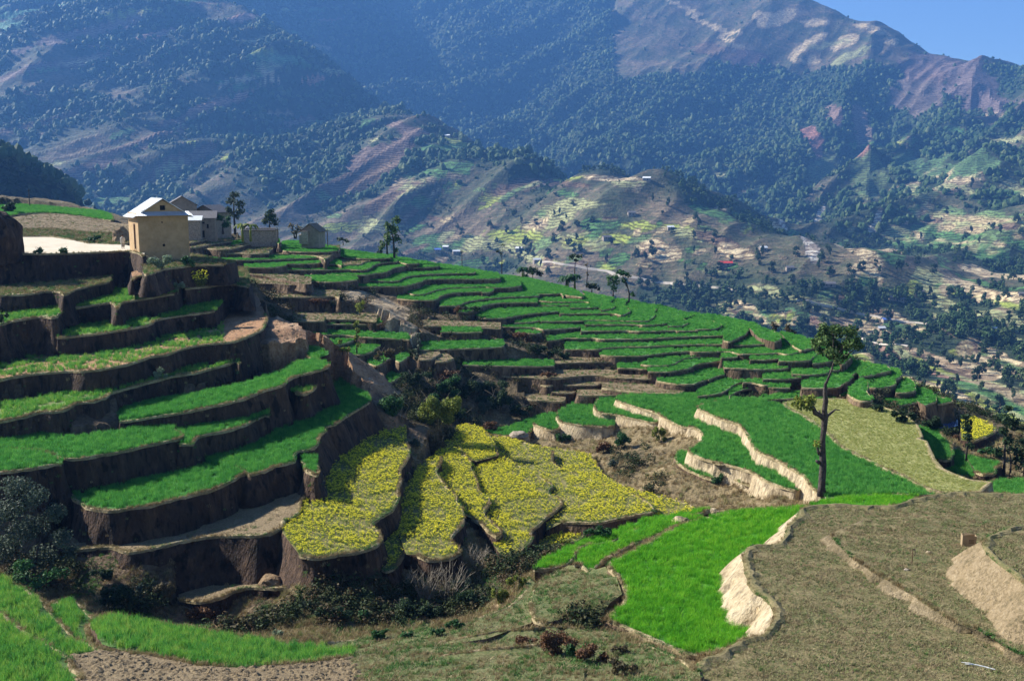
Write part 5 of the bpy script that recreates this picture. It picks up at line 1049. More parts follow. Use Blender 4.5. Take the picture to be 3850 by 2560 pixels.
# bushes: u, v, half width px, height px, leaf, size, label
for i, (u, v, rx, h, lm, sz, lb) in enumerate([
 (600, 1014, 66, 56, 'leaf_gg', .09, 'silvery green weed thicket against the foot of the ochre house'),
 (712, 1006, 34, 44, 'leaf_b', .09, 'dark green weeds at the right foot of the ochre house'),
 (667, 1106, 36, 40, 'leaf_gg', .08, 'blue-green bush on the bank below the ochre house'),
 (470, 1084, 40, 22, 'leaf_s', .07, 'dry twiggy shrub on the red soil below the road'),
 (240, 962, 22, 26, 'leaf_b', .08, 'leafy weed hanging over the lip of the dusty road, nearer the house'),
 (145, 965, 22, 26, 'leaf_b', .08, 'leafy weed hanging over the lip of the dusty road, middle one'),
 (20, 990, 24, 40, 'leaf_b', .09, 'green weeds on the dark road bank at the left frame edge'),
 (606, 1500, 30, 52, 'leaf_gg', .07, 'small pale shrub growing out of the dark terrace wall'),
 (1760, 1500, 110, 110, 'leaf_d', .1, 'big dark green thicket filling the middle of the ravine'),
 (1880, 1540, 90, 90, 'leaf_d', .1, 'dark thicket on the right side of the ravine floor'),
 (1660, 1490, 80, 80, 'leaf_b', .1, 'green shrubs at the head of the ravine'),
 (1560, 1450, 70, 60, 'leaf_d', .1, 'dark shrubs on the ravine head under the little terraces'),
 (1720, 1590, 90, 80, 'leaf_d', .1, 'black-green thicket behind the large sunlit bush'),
 (1650, 1610, 110, 150, 'leaf_y', .085, 'large sunlit yellow-green bush between ravine and mustard field'),
 (1500, 1580, 100, 110, 'leaf_b', .08, 'grey-green bush left of the large sunlit bush'),
 (1600, 1530, 70, 60, 'leaf_b', .085, 'dark bush above the large sunlit bush'),
 (1640, 1690, 60, 60, 'leaf_s', .06, 'dry feathery shrub at the top of the mustard fields'),
 (1560, 1680, 24, 36, 'leaf_g', .06, 'small round shrub on the terrace corner above the first mustard field'),
 (1830, 1560, 44, 60, 'leaf_g', .08, 'fern-like pale shrub in the dark ravine'),
 (1700, 1440, 80, 60, 'leaf_r', .09, 'reddish brown scrub on the upper ravine side'),
 (1850, 1480, 80, 60, 'leaf_d', .1, 'dark scrub above the ravine floor'),
 (1960, 1560, 60, 50, 'leaf_d', .1, 'dark scrub at the right mouth of the ravine'),
 (1830, 1620, 50, 40, 'leaf_r', .08, 'rust brown bush low in the ravine by the green field'),
 (1450, 1400, 50, 60, 'leaf_s', .07, 'pale dry shrub on the spur beside the little green terraces'),
 (1960, 1290, 60, 46, 'leaf_r', .1, 'brown thicket in the gap between the two terrace flights'),
 (2020, 1330, 50, 44, 'leaf_d', .1, 'dark thicket below the brown one in the terrace gap'),
 (2100, 1350, 50, 40, 'leaf_d', .1, 'dark thicket at the right end of the terrace gap'),
 (1770, 1190, 50, 24, 'leaf_d', .1, 'dark low shrubs under the big curved green field'),
 (1730, 1180, 30, 24, 'leaf_r', .09, 'brown shrubs at the left end of the big curved green field'),
 (2060, 1420, 40, 30, 'leaf_r', .09, 'brown shrub on the tall dark terrace wall'),
 (1180, 1150, 60, 36, 'leaf_r', .08, 'brown brush on the dark bank below the first ploughed ledge'),
 (1250, 1160, 22, 36, 'leaf_d', .08, 'dark green shrub on the edge of the dark bank'),
 (2120, 1660, 36, 40, 'leaf_b', .08, 'green bush on the scrub bank under the pale curved wall'),
 (2330, 1690, 50, 80, 'leaf_b', .08, 'tall dark green bush in the middle of the scrub bank'),
 (2270, 1700, 40, 50, 'leaf_r', .08, 'reddish brush left of the tall bush on the scrub bank'),
 (2480, 1660, 40, 60, 'leaf_y', .08, 'yellowish bush right of the tall bush on the scrub bank'),
 (2310, 1760, 30, 34, 'leaf_g', .07, 'grey-green bush below the dark hollow of the scrub bank'),
 (2695, 1820, 26, 46, 'leaf_b', .07, 'small leafy bush below the pale wall near the tall tree'),
 (2250, 2020, 66, 50, 'leaf_b', .06, 'glossy dark bush at the foot of the lowest mustard field'),
 (2130, 2050, 30, 26, 'leaf_y', .05, 'low yellow-green weeds at the tip of the lowest mustard field'),
 (1940, 2230, 50, 90, 'leaf_y', .05, 'bright fern-like plants on the ravine rim, upper clump'),
 (1880, 2270, 46, 80, 'leaf_y', .05, 'bright fern-like plants on the ravine rim, lower clump'),
 (1740, 2250, 60, 110, 'leaf_g', .045, 'leafy shrub rising behind the leafless twigs in the ravine'),
 (1650, 2390, 40, 40, 'leaf_b', .06, 'green bush at the near foot of the shaded ravine, left one'),
 (1440, 2400, 56, 44, 'leaf_b', .06, 'green bush on the near rim of the black hollow'),
 (1370, 2350, 30, 70, 'leaf_b', .06, 'green climber in the black hollow'),
 (1530, 2395, 30, 30, 'leaf_b', .06, 'small green bush right of the near rim bush'),
 (1710, 2360, 46, 44, 'leaf_b', .06, 'broad-leaved bush below the leafless twigs'),
 (927, 2345, 34, 32, 'leaf_gg', .05, 'round bright green bush in the brown scrub below the strip field'),
 (1045, 2395, 28, 36, 'leaf_gg', .05, 'small green bush by the dark burrow'),
 (1150, 2300, 34, 50, 'leaf_g', .05, 'thin green shrub at the end of the strip field'),
 (610, 2260, 60, 90, 'leaf_s', .05, 'dry twiggy shrub in the shadow under the lowest wall'),
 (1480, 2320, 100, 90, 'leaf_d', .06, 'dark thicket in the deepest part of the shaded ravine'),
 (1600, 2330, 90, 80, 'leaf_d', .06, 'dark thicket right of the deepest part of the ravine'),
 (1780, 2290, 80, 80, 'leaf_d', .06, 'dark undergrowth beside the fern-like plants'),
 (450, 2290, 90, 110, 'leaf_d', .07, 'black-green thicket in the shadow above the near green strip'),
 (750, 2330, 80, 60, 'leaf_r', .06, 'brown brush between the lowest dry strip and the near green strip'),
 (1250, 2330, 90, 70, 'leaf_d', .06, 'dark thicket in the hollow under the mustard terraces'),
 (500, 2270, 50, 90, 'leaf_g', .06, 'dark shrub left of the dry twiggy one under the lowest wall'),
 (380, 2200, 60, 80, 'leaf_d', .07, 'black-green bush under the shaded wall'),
 (100, 2185, 50, 60, 'leaf_gg', .05, 'pale leafy bush at the top of the near left field'),
 (2080, 2460, 130, 105, 'leaf_r', .05, 'large rust brown bush on the near slope'),
 (2230, 2490, 90, 80, 'leaf_r', .05, 'rust brown bush right of the large one on the near slope'),
 (1980, 2440, 60, 60, 'leaf_r', .05, 'rust brown bush at the left end of the near slope thicket'),
 (2350, 2530, 70, 60, 'leaf_s', .05, 'straw-coloured brush at the bottom of the near slope'),
 (2150, 2470, 30, 60, 'leaf_b', .05, 'green sprigs between the two rust brown bushes'),
 (2330, 2460, 50, 40, 'leaf_s', .05, 'low dry brush under the bright green field'),
 (3400, 1590, 60, 60, 'leaf_d', .1, 'dark bush in the shade beyond the pale field'),
 (3500, 1620, 60, 60, 'leaf_d', .1, 'dark bush at the corner beyond the pale field'),
 (3300, 1545, 50, 30, 'leaf_d', .1, 'low dark shrubs under the last green terraces'),
 (3610, 1660, 34, 30, 'leaf_r', .09, 'brown shrub beside the puddled field'),
 (25, 1350, 26, 40, 'leaf_d', .08, 'dark shrub on the terrace wall at the left frame edge'),
 (40, 800, 40, 40, 'leaf_d', .14, 'dark shrubs above the road at the left frame edge'),
 (350, 910, 40, 26, 'leaf_b', .1, 'green shrubs under the bank behind the road')]):
    nb = 7; q = random.Random(i); balls = [(q.uniform(-.62, .62) * rx, h * q.uniform(.2, .75), rx * q.uniform(.26, .44), h * q.uniform(.22, .36)) for _ in range(nb)]
    sp_ = [([(0, 0), (q.uniform(-.4, .4) * rx, h * .5), (q.uniform(-.8, .8) * rx, h * q.uniform(.8, 1.05))], 1.4) for _ in range(4)]
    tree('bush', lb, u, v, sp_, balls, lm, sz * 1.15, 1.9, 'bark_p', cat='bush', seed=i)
# yellow flowering mustard clump below the house
p = hit(757, 1142); t_ = thing('mustard_bush', 'tall flowering mustard clump with yellow heads below the ochre house', 'plant', p); k = p.y / F_PX; q = random.Random(2)
V, Fs = [], []; leafcloud(500, (0, 0, 24 * k), (24 * k, 22 * k, 26 * k), .06, q, .5, V, Fs); part('foliage', V, Fs, M['leaf_y'], t_)
V, Fs = [], []
for _ in range(60): a, b_ = q.uniform(-30, 30), q.uniform(30, 64); leafcloud(9, (a * k, q.uniform(-.6, .6), b_ * k), (.1, .1, .08), .05, q, .9, V, Fs)
part('flowers', V, Fs, M['petal'], t_)
# leafless twigs
for lb, u, v, n, h in [('tangle of bare grey twigs in front of the shaded ravine, left one', 1600, 2260, 26, 2.6), ('tangle of bare grey twigs in front of the shaded ravine, right one', 1690, 2270, 26, 3.0), ('bare drooping twigs under the mustard terraces', 1790, 2130, 16, 1.8)]:
    p = hit(u, v); t_ = thing('bare_shrub', lb, 'shrub', p); V, Fs = [], []; q = random.Random(int(u))
    for _ in range(n):
        a, l = q.random() * 6.28, q.uniform(.3, 1.) ; P = [Vector((q.uniform(-.3, .3), q.uniform(-.3, .3), -.2))]; d = Vector((math.cos(a) * l, math.sin(a) * l, q.uniform(1.2, 2.))).normalized()
        for s_ in range(5): P.append(P[-1] + d * h / 5); d = (d + Vector((q.uniform(-.2, .2), q.uniform(-.2, .2), q.uniform(-.15, .05)))).normalized()
        tube(V, Fs, P, [.03, .026, .02, .016, .012, .006], 4)
        for j in (2, 3, 4): tube(V, Fs, [P[j], P[j] + Vector((q.uniform(-.5, .5), q.uniform(-.5, .5), q.uniform(.1, .6)))], [.013, .005], 3)
    part('stems', V, Fs, M['bark_p'], t_)

# ---- the ochre house
H0 = at_z(525, 955, -7.5); hr = R(30)
house = thing('ochre_house', 'tall ochre mud-plastered house with a shining tin roof beside the road', 'house', H0, hr)
W_, D_, E_ = 5.5, 6.3, 4.3; B_ = -2.4; AP = 1.7      # width, depth, eaves, foot, rise of the gable
V, Fs = [], []
# walls with a real door slot on the left side and a hatch in the front gable
def wall_quad(pts_): i = len(V); V.extend(pts_); Fs.append(list(range(i, i + len(pts_))))
gx, gz0, gz1, gw = W_ / 2, E_ + .55, E_ + 1.1, .3
wall_quad([(0, 0, B_), (W_, 0, B_), (W_, 0, E_ + .25), (0, 0, E_ + .25)])
wall_quad([(0, 0, E_ + .25), (gx - gw, 0, E_ + .25), (gx - gw, 0, gz0), (gx - gw, 0, gz1), (gx - gw, 0, E_ + AP * (1 - gw / gx))])
wall_quad([(W_, 0, E_ + .25), (gx + gw, 0, E_ + AP * (1 - gw / gx)), (gx + gw, 0, gz1), (gx + gw, 0, gz0), (gx + gw, 0, E_ + .25)])
wall_quad([(gx - gw, 0, E_ + .25), (gx + gw, 0, E_ + .25), (gx + gw, 0, gz0), (gx - gw, 0, gz0)])
wall_quad([(gx - gw, 0, gz1), (gx + gw, 0, gz1), (gx + gw, 0, E_ + AP * (1 - gw / gx)), (gx, 0, E_ + AP), (gx - gw, 0, E_ + AP * (1 - gw / gx))])
for a, b_ in (((gx - gw, gz0), (gx + gw, gz0)), ((gx + gw, gz0), (gx + gw, gz1)), ((gx + gw, gz1), (gx - gw, gz1)), ((gx - gw, gz1), (gx - gw, gz0))): wall_quad([(a[0], 0, a[1]), (a[0], .35, a[1]), (b_[0], .35, b_[1]), (b_[0], 0, b_[1])])
dy0, dy1, dz0, dz1 = 2.0, 2.75, .45, 3.2
wall_quad([(0, D_, B_), (0, 0, B_), (0, 0, dz0), (0, dy0, dz0), (0, dy1, dz0), (0, D_, dz0)]); wall_quad([(0, D_, dz1), (0, dy1, dz1), (0, dy0, dz1), (0, 0, dz1), (0, 0, E_ + .25), (0, D_, E_ + .25)])
wall_quad([(0, dy0, dz0), (0, 0, dz0), (0, 0, dz1), (0, dy0, dz1)]); wall_quad([(0, D_, dz0), (0, dy1, dz0), (0, dy1, dz1), (0, D_, dz1)])
for a, b_ in (((dy0, dz0), (dy0, dz1)), ((dy0, dz1), (dy1, dz1)), ((dy1, dz1), (dy1, dz0)), ((dy1, dz0), (dy0, dz0))): wall_quad([(0, a[0], a[1]), (.3, a[0], a[1]), (.3, b_[0], b_[1]), (0, b_[0], b_[1])])
wall_quad([(W_, 0, B_), (W_, D_, B_), (W_, D_, E_ + .25), (W_, 0, E_ + .25)]); wall_quad([(W_, D_, B_), (0, D_, B_), (0, D_, E_), (gx, D_, E_ + AP), (W_, D_, E_)])
part('wall', V, Fs, M['plaster'], house)
V, Fs = [], []; oh = .55
def slab2(a, b_, c_, d_, th=.05):
    i = len(V); n_ = (Vector(b_) - Vector(a)).cross(Vector(d_) - Vector(a)).normalized() * th
    V.extend([Vector(x) for x in (a, b_, c_, d_)] + [Vector(x) - n_ for x in (a, b_, c_, d_)]); Fs.extend([[i, i + 1, i + 2, i + 3], [i + 7, i + 6, i + 5, i + 4]] + [[i + j, i + 4 + j, i + 4 + (j + 1) % 4, i + (j + 1) % 4] for j in range(4)])
sl_ = (AP + .1) / gx
slab2((-oh, -.25, E_ + .12 - sl_ * oh), (gx, -.25, E_ + AP + .2), (gx, D_ + .4, E_ + AP + .2), (-oh, D_ + .4, E_ + .12 - sl_ * oh))
slab2((gx, -.25, E_ + AP + .2), (W_ + oh, -.25, E_ + .12 - sl_ * oh), (W_ + oh, D_ + .4, E_ + .12 - sl_ * oh), (gx, D_ + .4, E_ + AP + .2))
part('roof', V, Fs, M['tin_roof'], house)
V, Fs = [], []; slab2((-.35, -.75, E_ - .02), (W_ + .4, -.75, E_ - .02), (W_ + .05, -.01, E_ + .42), (.1, -.01, E_ + .42), .04); part('front_awning', V, Fs, M['tin_skirt_shaded'], house)
V, Fs = [], []; box(V, Fs, gx - gw + .02, gx + gw - .02, .30, .34, gz0, gz1); part('gable_hatch', V, Fs, M['dark'], house)
V, Fs = [], []; box(V, Fs, .2, .26, dy0, dy1, dz0, dz1); dr = part('door', V, Fs, M['wood'], house)
V, Fs = [], []; box(V, Fs, -.04, .06, dy0 - .12, dy0, dz0 - .1, dz1 + .12); box(V, Fs, -.04, .06, dy1, dy1 + .12, dz0 - .1, dz1 + .12); box(V, Fs, -.04, .06, dy0, dy1, dz1, dz1 + .12); part('door_frame', V, Fs, M['wood'], dr)
for x, z, r in ((2.7, .9, .16), (2.6, 3.5, .09)):
    V, Fs = [], []; bm = bmesh.new(); bmesh.ops.create_icosphere(bm, subdivisions=2, radius=r)
    for v in bm.verts: v.co.y *= .3; v.co *= 1 + .3 * noise.noise(v.co * 9)
    part('wall_hole', [tuple(v.co + Vector((x, -.01, z))) for v in bm.verts], [[a.index for a in f.verts] for f in bm.faces], M['dark'], house); bm.free()
# ---- plain gabled houses
def gable(name, label, p, w, d, h, rise, rz, wallm, roofm, wins=(), foot=1.5, parts=True, group=None, cat='house', gdir=0, ov=.35):
    t_ = thing(name, label, cat, p, rz, group); V, Fs = [], []
    i = 0
    if gdir == 0:   # ridge runs left to right
        V += [(-w / 2, -d / 2, -foot), (w / 2, -d / 2, -foot), (w / 2, d / 2, -foot), (-w / 2, d / 2, -foot), (-w / 2, -d / 2, h), (w / 2, -d / 2, h), (w / 2, d / 2, h), (-w / 2, d / 2, h), (-w / 2, 0, h + rise), (w / 2, 0, h + rise)]
        Fs += [[0, 1, 5, 4], [1, 2, 6, 9, 5], [2, 3, 7, 6], [3, 0, 4, 8, 7]]
    else:
        V += [(-w / 2, -d / 2, -foot), (w / 2, -d / 2, -foot), (w / 2, d / 2, -foot), (-w / 2, d / 2, -foot), (-w / 2, -d / 2, h), (w / 2, -d / 2, h), (w / 2, d / 2, h), (-w / 2, d / 2, h), (0, -d / 2, h + rise), (0, d / 2, h + rise)]
        Fs += [[0, 1, 5, 8, 4], [1, 2, 6, 5], [2, 3, 7, 9, 6], [3, 0, 4, 7]]
    part('wall', V, Fs, M[wallm], t_)
    V, Fs = [], []
    def sl3(a, b_, c_, d_, th=.1):
        i = len(V); n_ = (Vector(b_) - Vector(a)).cross(Vector(d_) - Vector(a)).normalized() * th
        V.extend([Vector(x) + n_ * .3 for x in (a, b_, c_, d_)] + [Vector(x) - n_ * .7 for x in (a, b_, c_, d_)]); Fs.extend([[i, i + 1, i + 2, i + 3], [i + 7, i + 6, i + 5, i + 4]] + [[i + j, i + 4 + j, i + 4 + (j + 1) % 4, i + (j + 1) % 4] for j in range(4)])
    e = .07
    if gdir == 0:
        s_ = rise / (d / 2); sl3((-w / 2 - ov, -d / 2 - ov, h - s_ * ov + e), (w / 2 + ov, -d / 2 - ov, h - s_ * ov + e), (w / 2 + ov, 0, h + rise + e), (-w / 2 - ov, 0, h + rise + e)); sl3((-w / 2 - ov, 0, h + rise + e), (w / 2 + ov, 0, h + rise + e), (w / 2 + ov, d / 2 + ov, h - s_ * ov + e), (-w / 2 - ov, d / 2 + ov, h - s_ * ov + e))
    else:
        s_ = rise / (w / 2); sl3((-w / 2 - ov, -d / 2 - ov, h - s_ * ov + e), (0, -d / 2 - ov, h + rise + e), (0, d / 2 + ov, h + rise + e), (-w / 2 - ov, d / 2 + ov, h - s_ * ov + e)); sl3((0, -d / 2 - ov, h + rise + e), (w / 2 + ov, -d / 2 - ov, h - s_ * ov + e), (w / 2 + ov, d / 2 + ov, h - s_ * ov + e), (0, d / 2 + ov, h + rise + e))
    part('roof', V, Fs, M[roofm], t_)
    for nm, x, z, ww, hh in wins: V, Fs = [], []; box(V, Fs, x - ww / 2, x + ww / 2, -d / 2 - .03, -d / 2 + .1, z, z + hh); part(nm, V, Fs, M['dark'], t_)
    return t_
gable('village_house', 'grey two-storey house with slate roof just behind the ochre house', at_d(768, 893, 176), 4.2, 5.2, 3.5, 1.05, R(12), 'plaster2', 'slate', [('door', .1, .1, .45, 1.2), ('window', -.5, 1.6, .35, .8), ('window', .9, 1.7, .3, .7), ('window', .2, 2.5, .4, .3)])
gable('village_house', 'slate-roofed house rising behind the grey two-storey house', at_d(800, 880, 190), 4.9, 5.2, 4.2, 1.2, R(-15), 'plaster2', 'slate', [('window', .8, 3.0, .4, .4)], gdir=1)
gable('village_house', 'dark slate gable peeping over the right eave of the ochre house', at_d(688, 880, 186), 5.1, 5.8, 5.4, 1.5, R(20), 'plaster2', 'slate', [('window', 0, 3.6, .4, .4)], gdir=1)
gable('brick_shed', 'lean brick shed with a tin roof joined to the grey house', at_d(733, 895, 171), 2.2, 3.4, 3.1, .6, R(12), 'stone', 'white_tin', [])
gable('hut', 'small thatched gable hut at the end of the far green field', at_d(1178, 899, 178), 3.2, 3.5, 1.5, 1.2, R(-8), 'plaster2', 'thatch', [], gdir=1)
# the low ruined house
t_ = thing('ruined_house', 'low roofless stone house with broken left gable near the round tree', 'house', at_d(970, 896, 178), R(8)); t_.scale = (1.17,) * 3; V, Fs = [], []
box(V, Fs, -1.9, 2.9, -1.5, -1.15, -1.2, 1.25); box(V, Fs, 2.6, 2.9, -1.15, 1.5, -1.2, 1.2); box(V, Fs, -1.9, 2.6, 1.2, 1.5, -1.2, 1.5); part('wall', V, Fs, M['stone'], t_)
V, Fs = [], []; i = 0; V += [(-1.95, -1.55, -1.), (-1.95, 1.5, -1.), (-1.95, 1.5, 1.2), (-1.95, .6, 1.5), (-1.95, 0, 1.95), (-1.95, -.6, 1.4), (-1.95, -1.55, 1.25)]; V += [(x - .35, y, z) for x, y, z in V]; n = 7; Fs += [list(range(n)), list(range(n, 2 * n))[::-1]] + [[j, (j + 1) % n, n + (j + 1) % n, n + j][::-1] for j in range(n)]; part('broken_gable', V, Fs, M['earth_w'], t_)
V, Fs = [], []; box(V, Fs, -1.9, 3.0, -1.75, -.6, 1.26, 1.36); part('coping', V, Fs, M['slate'], t_)
t_ = thing('stone_pile', 'tumbled pale wall stump left of the thatched hut', 'rubble', at_d(1148, 902, 176)); t_.scale = (1.17,) * 3; V, Fs = leafcloud(1, (0, 0, 0), (.1, .1, .1), .01, random.Random(1))
V, Fs = [], []; box(V, Fs, -.5, .5, -.5, .5, -.6, 1.3); box(V, Fs, -.85, -.5, -.4, .4, -.6, .8); bm_ = mesh('pile', V, Fs); part('stones', V, Fs, M['stone'], t_)
# haystack, brush pile
def lump(name, label, cat, p, r, h, m, seed=0, pn='body'):
    t_ = thing(name, label, cat, p); bm = bmesh.new(); bmesh.ops.create_icosphere(bm, subdivisions=3, radius=1)
    for v in bm.verts:
        n_ = 1 + .28 * noise.noise(v.co * 1.6 + Vector((seed, 0, 0))) + .12 * noise.noise(v.co * 5); v.co = Vector((v.co.x * r[0] * n_, v.co.y * r[1] * n_, max(v.co.z, -.4) * h * n_ + h * .15))
    part(pn, [tuple(v.co) for v in bm.verts], [[a.index for a in f.verts] for f in bm.faces], M[m], t_, False); bm.free(); return t_
M['straw'] = noisy('straw', (.14, .08, .04), (.3, .2, .11), (.42, .32, .2), 2, 12, bd=.2)
lump('straw_stack', 'small brown straw stack beside the ochre house wall', 'haystack', hit(455, 908), (1.3, 1.1), 1.7, 'straw', 3, 'straw')
lump('brush_pile', 'heap of cut brown brush on the narrow dry strip below the dark wall', 'brush pile', hit(1020, 2195), (.75, .6), .55, 'straw', 5, 'brush')
lump('boulder', 'pale round boulder at the back corner of the bright green field', 'rock', hit(2680, 1940), (.75, .6), .55, 'earth_w', 8, 'stone')
lump('boulder', 'pale stone lump on the bund where the narrow green strips end', 'rock', hit(2560, 1960), (.6, .4), .3, 'earth_w', 9, 'stone')
lump('boulder', 'grey flat rock at the head of the mustard terraces', 'rock', hit(1950, 1645), (1.1, .7), .5, 'stone', 12, 'stone')
lump('earth_mound', 'dark earth bank cut off by the left frame edge above the road', 'bank', at_d(-10, 955, 108), (2.9, 3), 4.3, 'earth_k', 14, 'earth')
lump('boulder', 'small white stone lying on the fallow field', 'rock', hit(3492, 2078), (.16, .12), .1, 'earth_w', 2, 'stone')
lump('boulder', 'smaller flat stone on the fallow field near the stake', 'rock', hit(3408, 2142), (.14, .1), .07, 'stone', 4, 'stone')
# utility poles
for lb, u, v, h, dd_ in [('thin wooden pole standing behind the green ridge at far left', 112, 775, 62, 190), ('thin pole on the crest left of the yellow patch', 1737, 1004, 62, 190), ('thin pole right of the thatched hut', 1232, 925, 64, 182), ('short thin pole in front of the hut field edge', 1046, 905, 48, 176)]:
    p = at_d(u, v, dd_); k = dd_ / F_PX; t_ = thing('pole', lb, 'pole', p); V, Fs = [], []; tube(V, Fs, [(0, 0, -1), (0, 0, h * k)], [.1, .07], 8); part('post', V, Fs, M['bark'], t_)
    V, Fs = [], []; box(V, Fs, -.4, .4, -.04, .04, h * k - .35, h * k - .27); part('crossarm', V, Fs, M['bark'], t_)
# carton
p = hit(3640, 2050); t_ = thing('carton', 'torn brown cardboard box lying on the fallow field by the bank', 'box', p + Vector((0, 0, 0)), R(-12)); M['card'] = flat('cardboard', (.33, .24, .14), (.26, .19, .11), 2)
V, Fs = [], []; w, d, h, th = .36, .2, .62, .012
box(V, Fs, -w, w, -d, -d + th, -.03, h); box(V, Fs, -w, w, d - th, d, -.03, h); box(V, Fs, -w, -w + th, -d + th, d - th, -.03, h); box(V, Fs, w - th, w, -d + th, d - th, -.03, h); part('sides', V, Fs, M['card'], t_)
V, Fs = [], []; V += [(-w, -d, h), (w * .6, -d, h), (w * .5, -d - .05, h + .1), (-w * .7, -d + .03, h + .17), (-w, d, h), (-w, -d, h), (-w - .05, -d + .05, h + .15)]; Fs += [[0, 1, 2, 3], [4, 5, 6]]; part('flap', V, Fs, M['card'], t_)
V, Fs = [], []
for r_ in range(3):
    for c_ in range(5): box(V, Fs, -.02 + c_ * .055, .02 + c_ * .055, -d - .003, -d - .001, .2 + r_ * .08, .25 + r_ * .08)
part('faded_print', V, Fs, M['wood'], t_)
# stake with a rag, dead branch, path stump
p = hit(3428, 2118); t_ = thing('stake', 'thin wooden stake with a pale rag stuck in the fallow field', 'stake', p); V, Fs = [], []; tube(V, Fs, [(0, 0, -.1), (.02, 0, .5), (0, 0, .82)], [.022, .02, .016], 6); part('stick', V, Fs, M['wood'], t_)
V, Fs = [], []; V += [(.0, 0, .82), (.14, .01, .84), (.17, 0, .6), (.15, -.02, .42), (.11, 0, .5), (.12, .01, .7), (.02, 0, .78)]; Fs += [[0, 1, 5, 6], [1, 2, 5], [2, 3, 4, 5]]; part('rag', V, Fs, M['card'], t_)
p = hit(3680, 2508); t_ = thing('dead_branch', 'whitish dead branch lying in the bottom right corner of the fallow field', 'branch', p); V, Fs = [], []; tube(V, Fs, [(-.5, .2, .06), (-.1, .05, .1), (.25, -.1, .07), (.55, -.28, .05)], [.018, .028, .03, .022], 6, .3); part('stem', V, Fs, M['white_tin'], t_)
V, Fs = [], []; tube(V, Fs, [(-.1, .05, .1), (-.35, .12, .14), (-.6, .32, .08)], [.016, .012, .008], 5); part('twig', V, Fs, M['white_tin'], t_)
# water in the low paddies at the right
m, nt, b = mat('still_water', .06); b.inputs['Base Color'].default_value = (.05, .09, .2, 1); b.inputs['Specular IOR Level'].default_value = .8; M['water'] = m
for P_ in ('G1610,490 1620,460 1650,438 1722,430 1728,390 1770,378 1772,470 1705,494', 'G1730,322 1762,318 1790,346 1752,350'):
    w_ = [at_z(a, b_, -26.4) for a, b_ in pts(P_)]; me = mesh('water', w_, [list(range(len(w_)))]); new_obj('water', me, [m], kind='structure')
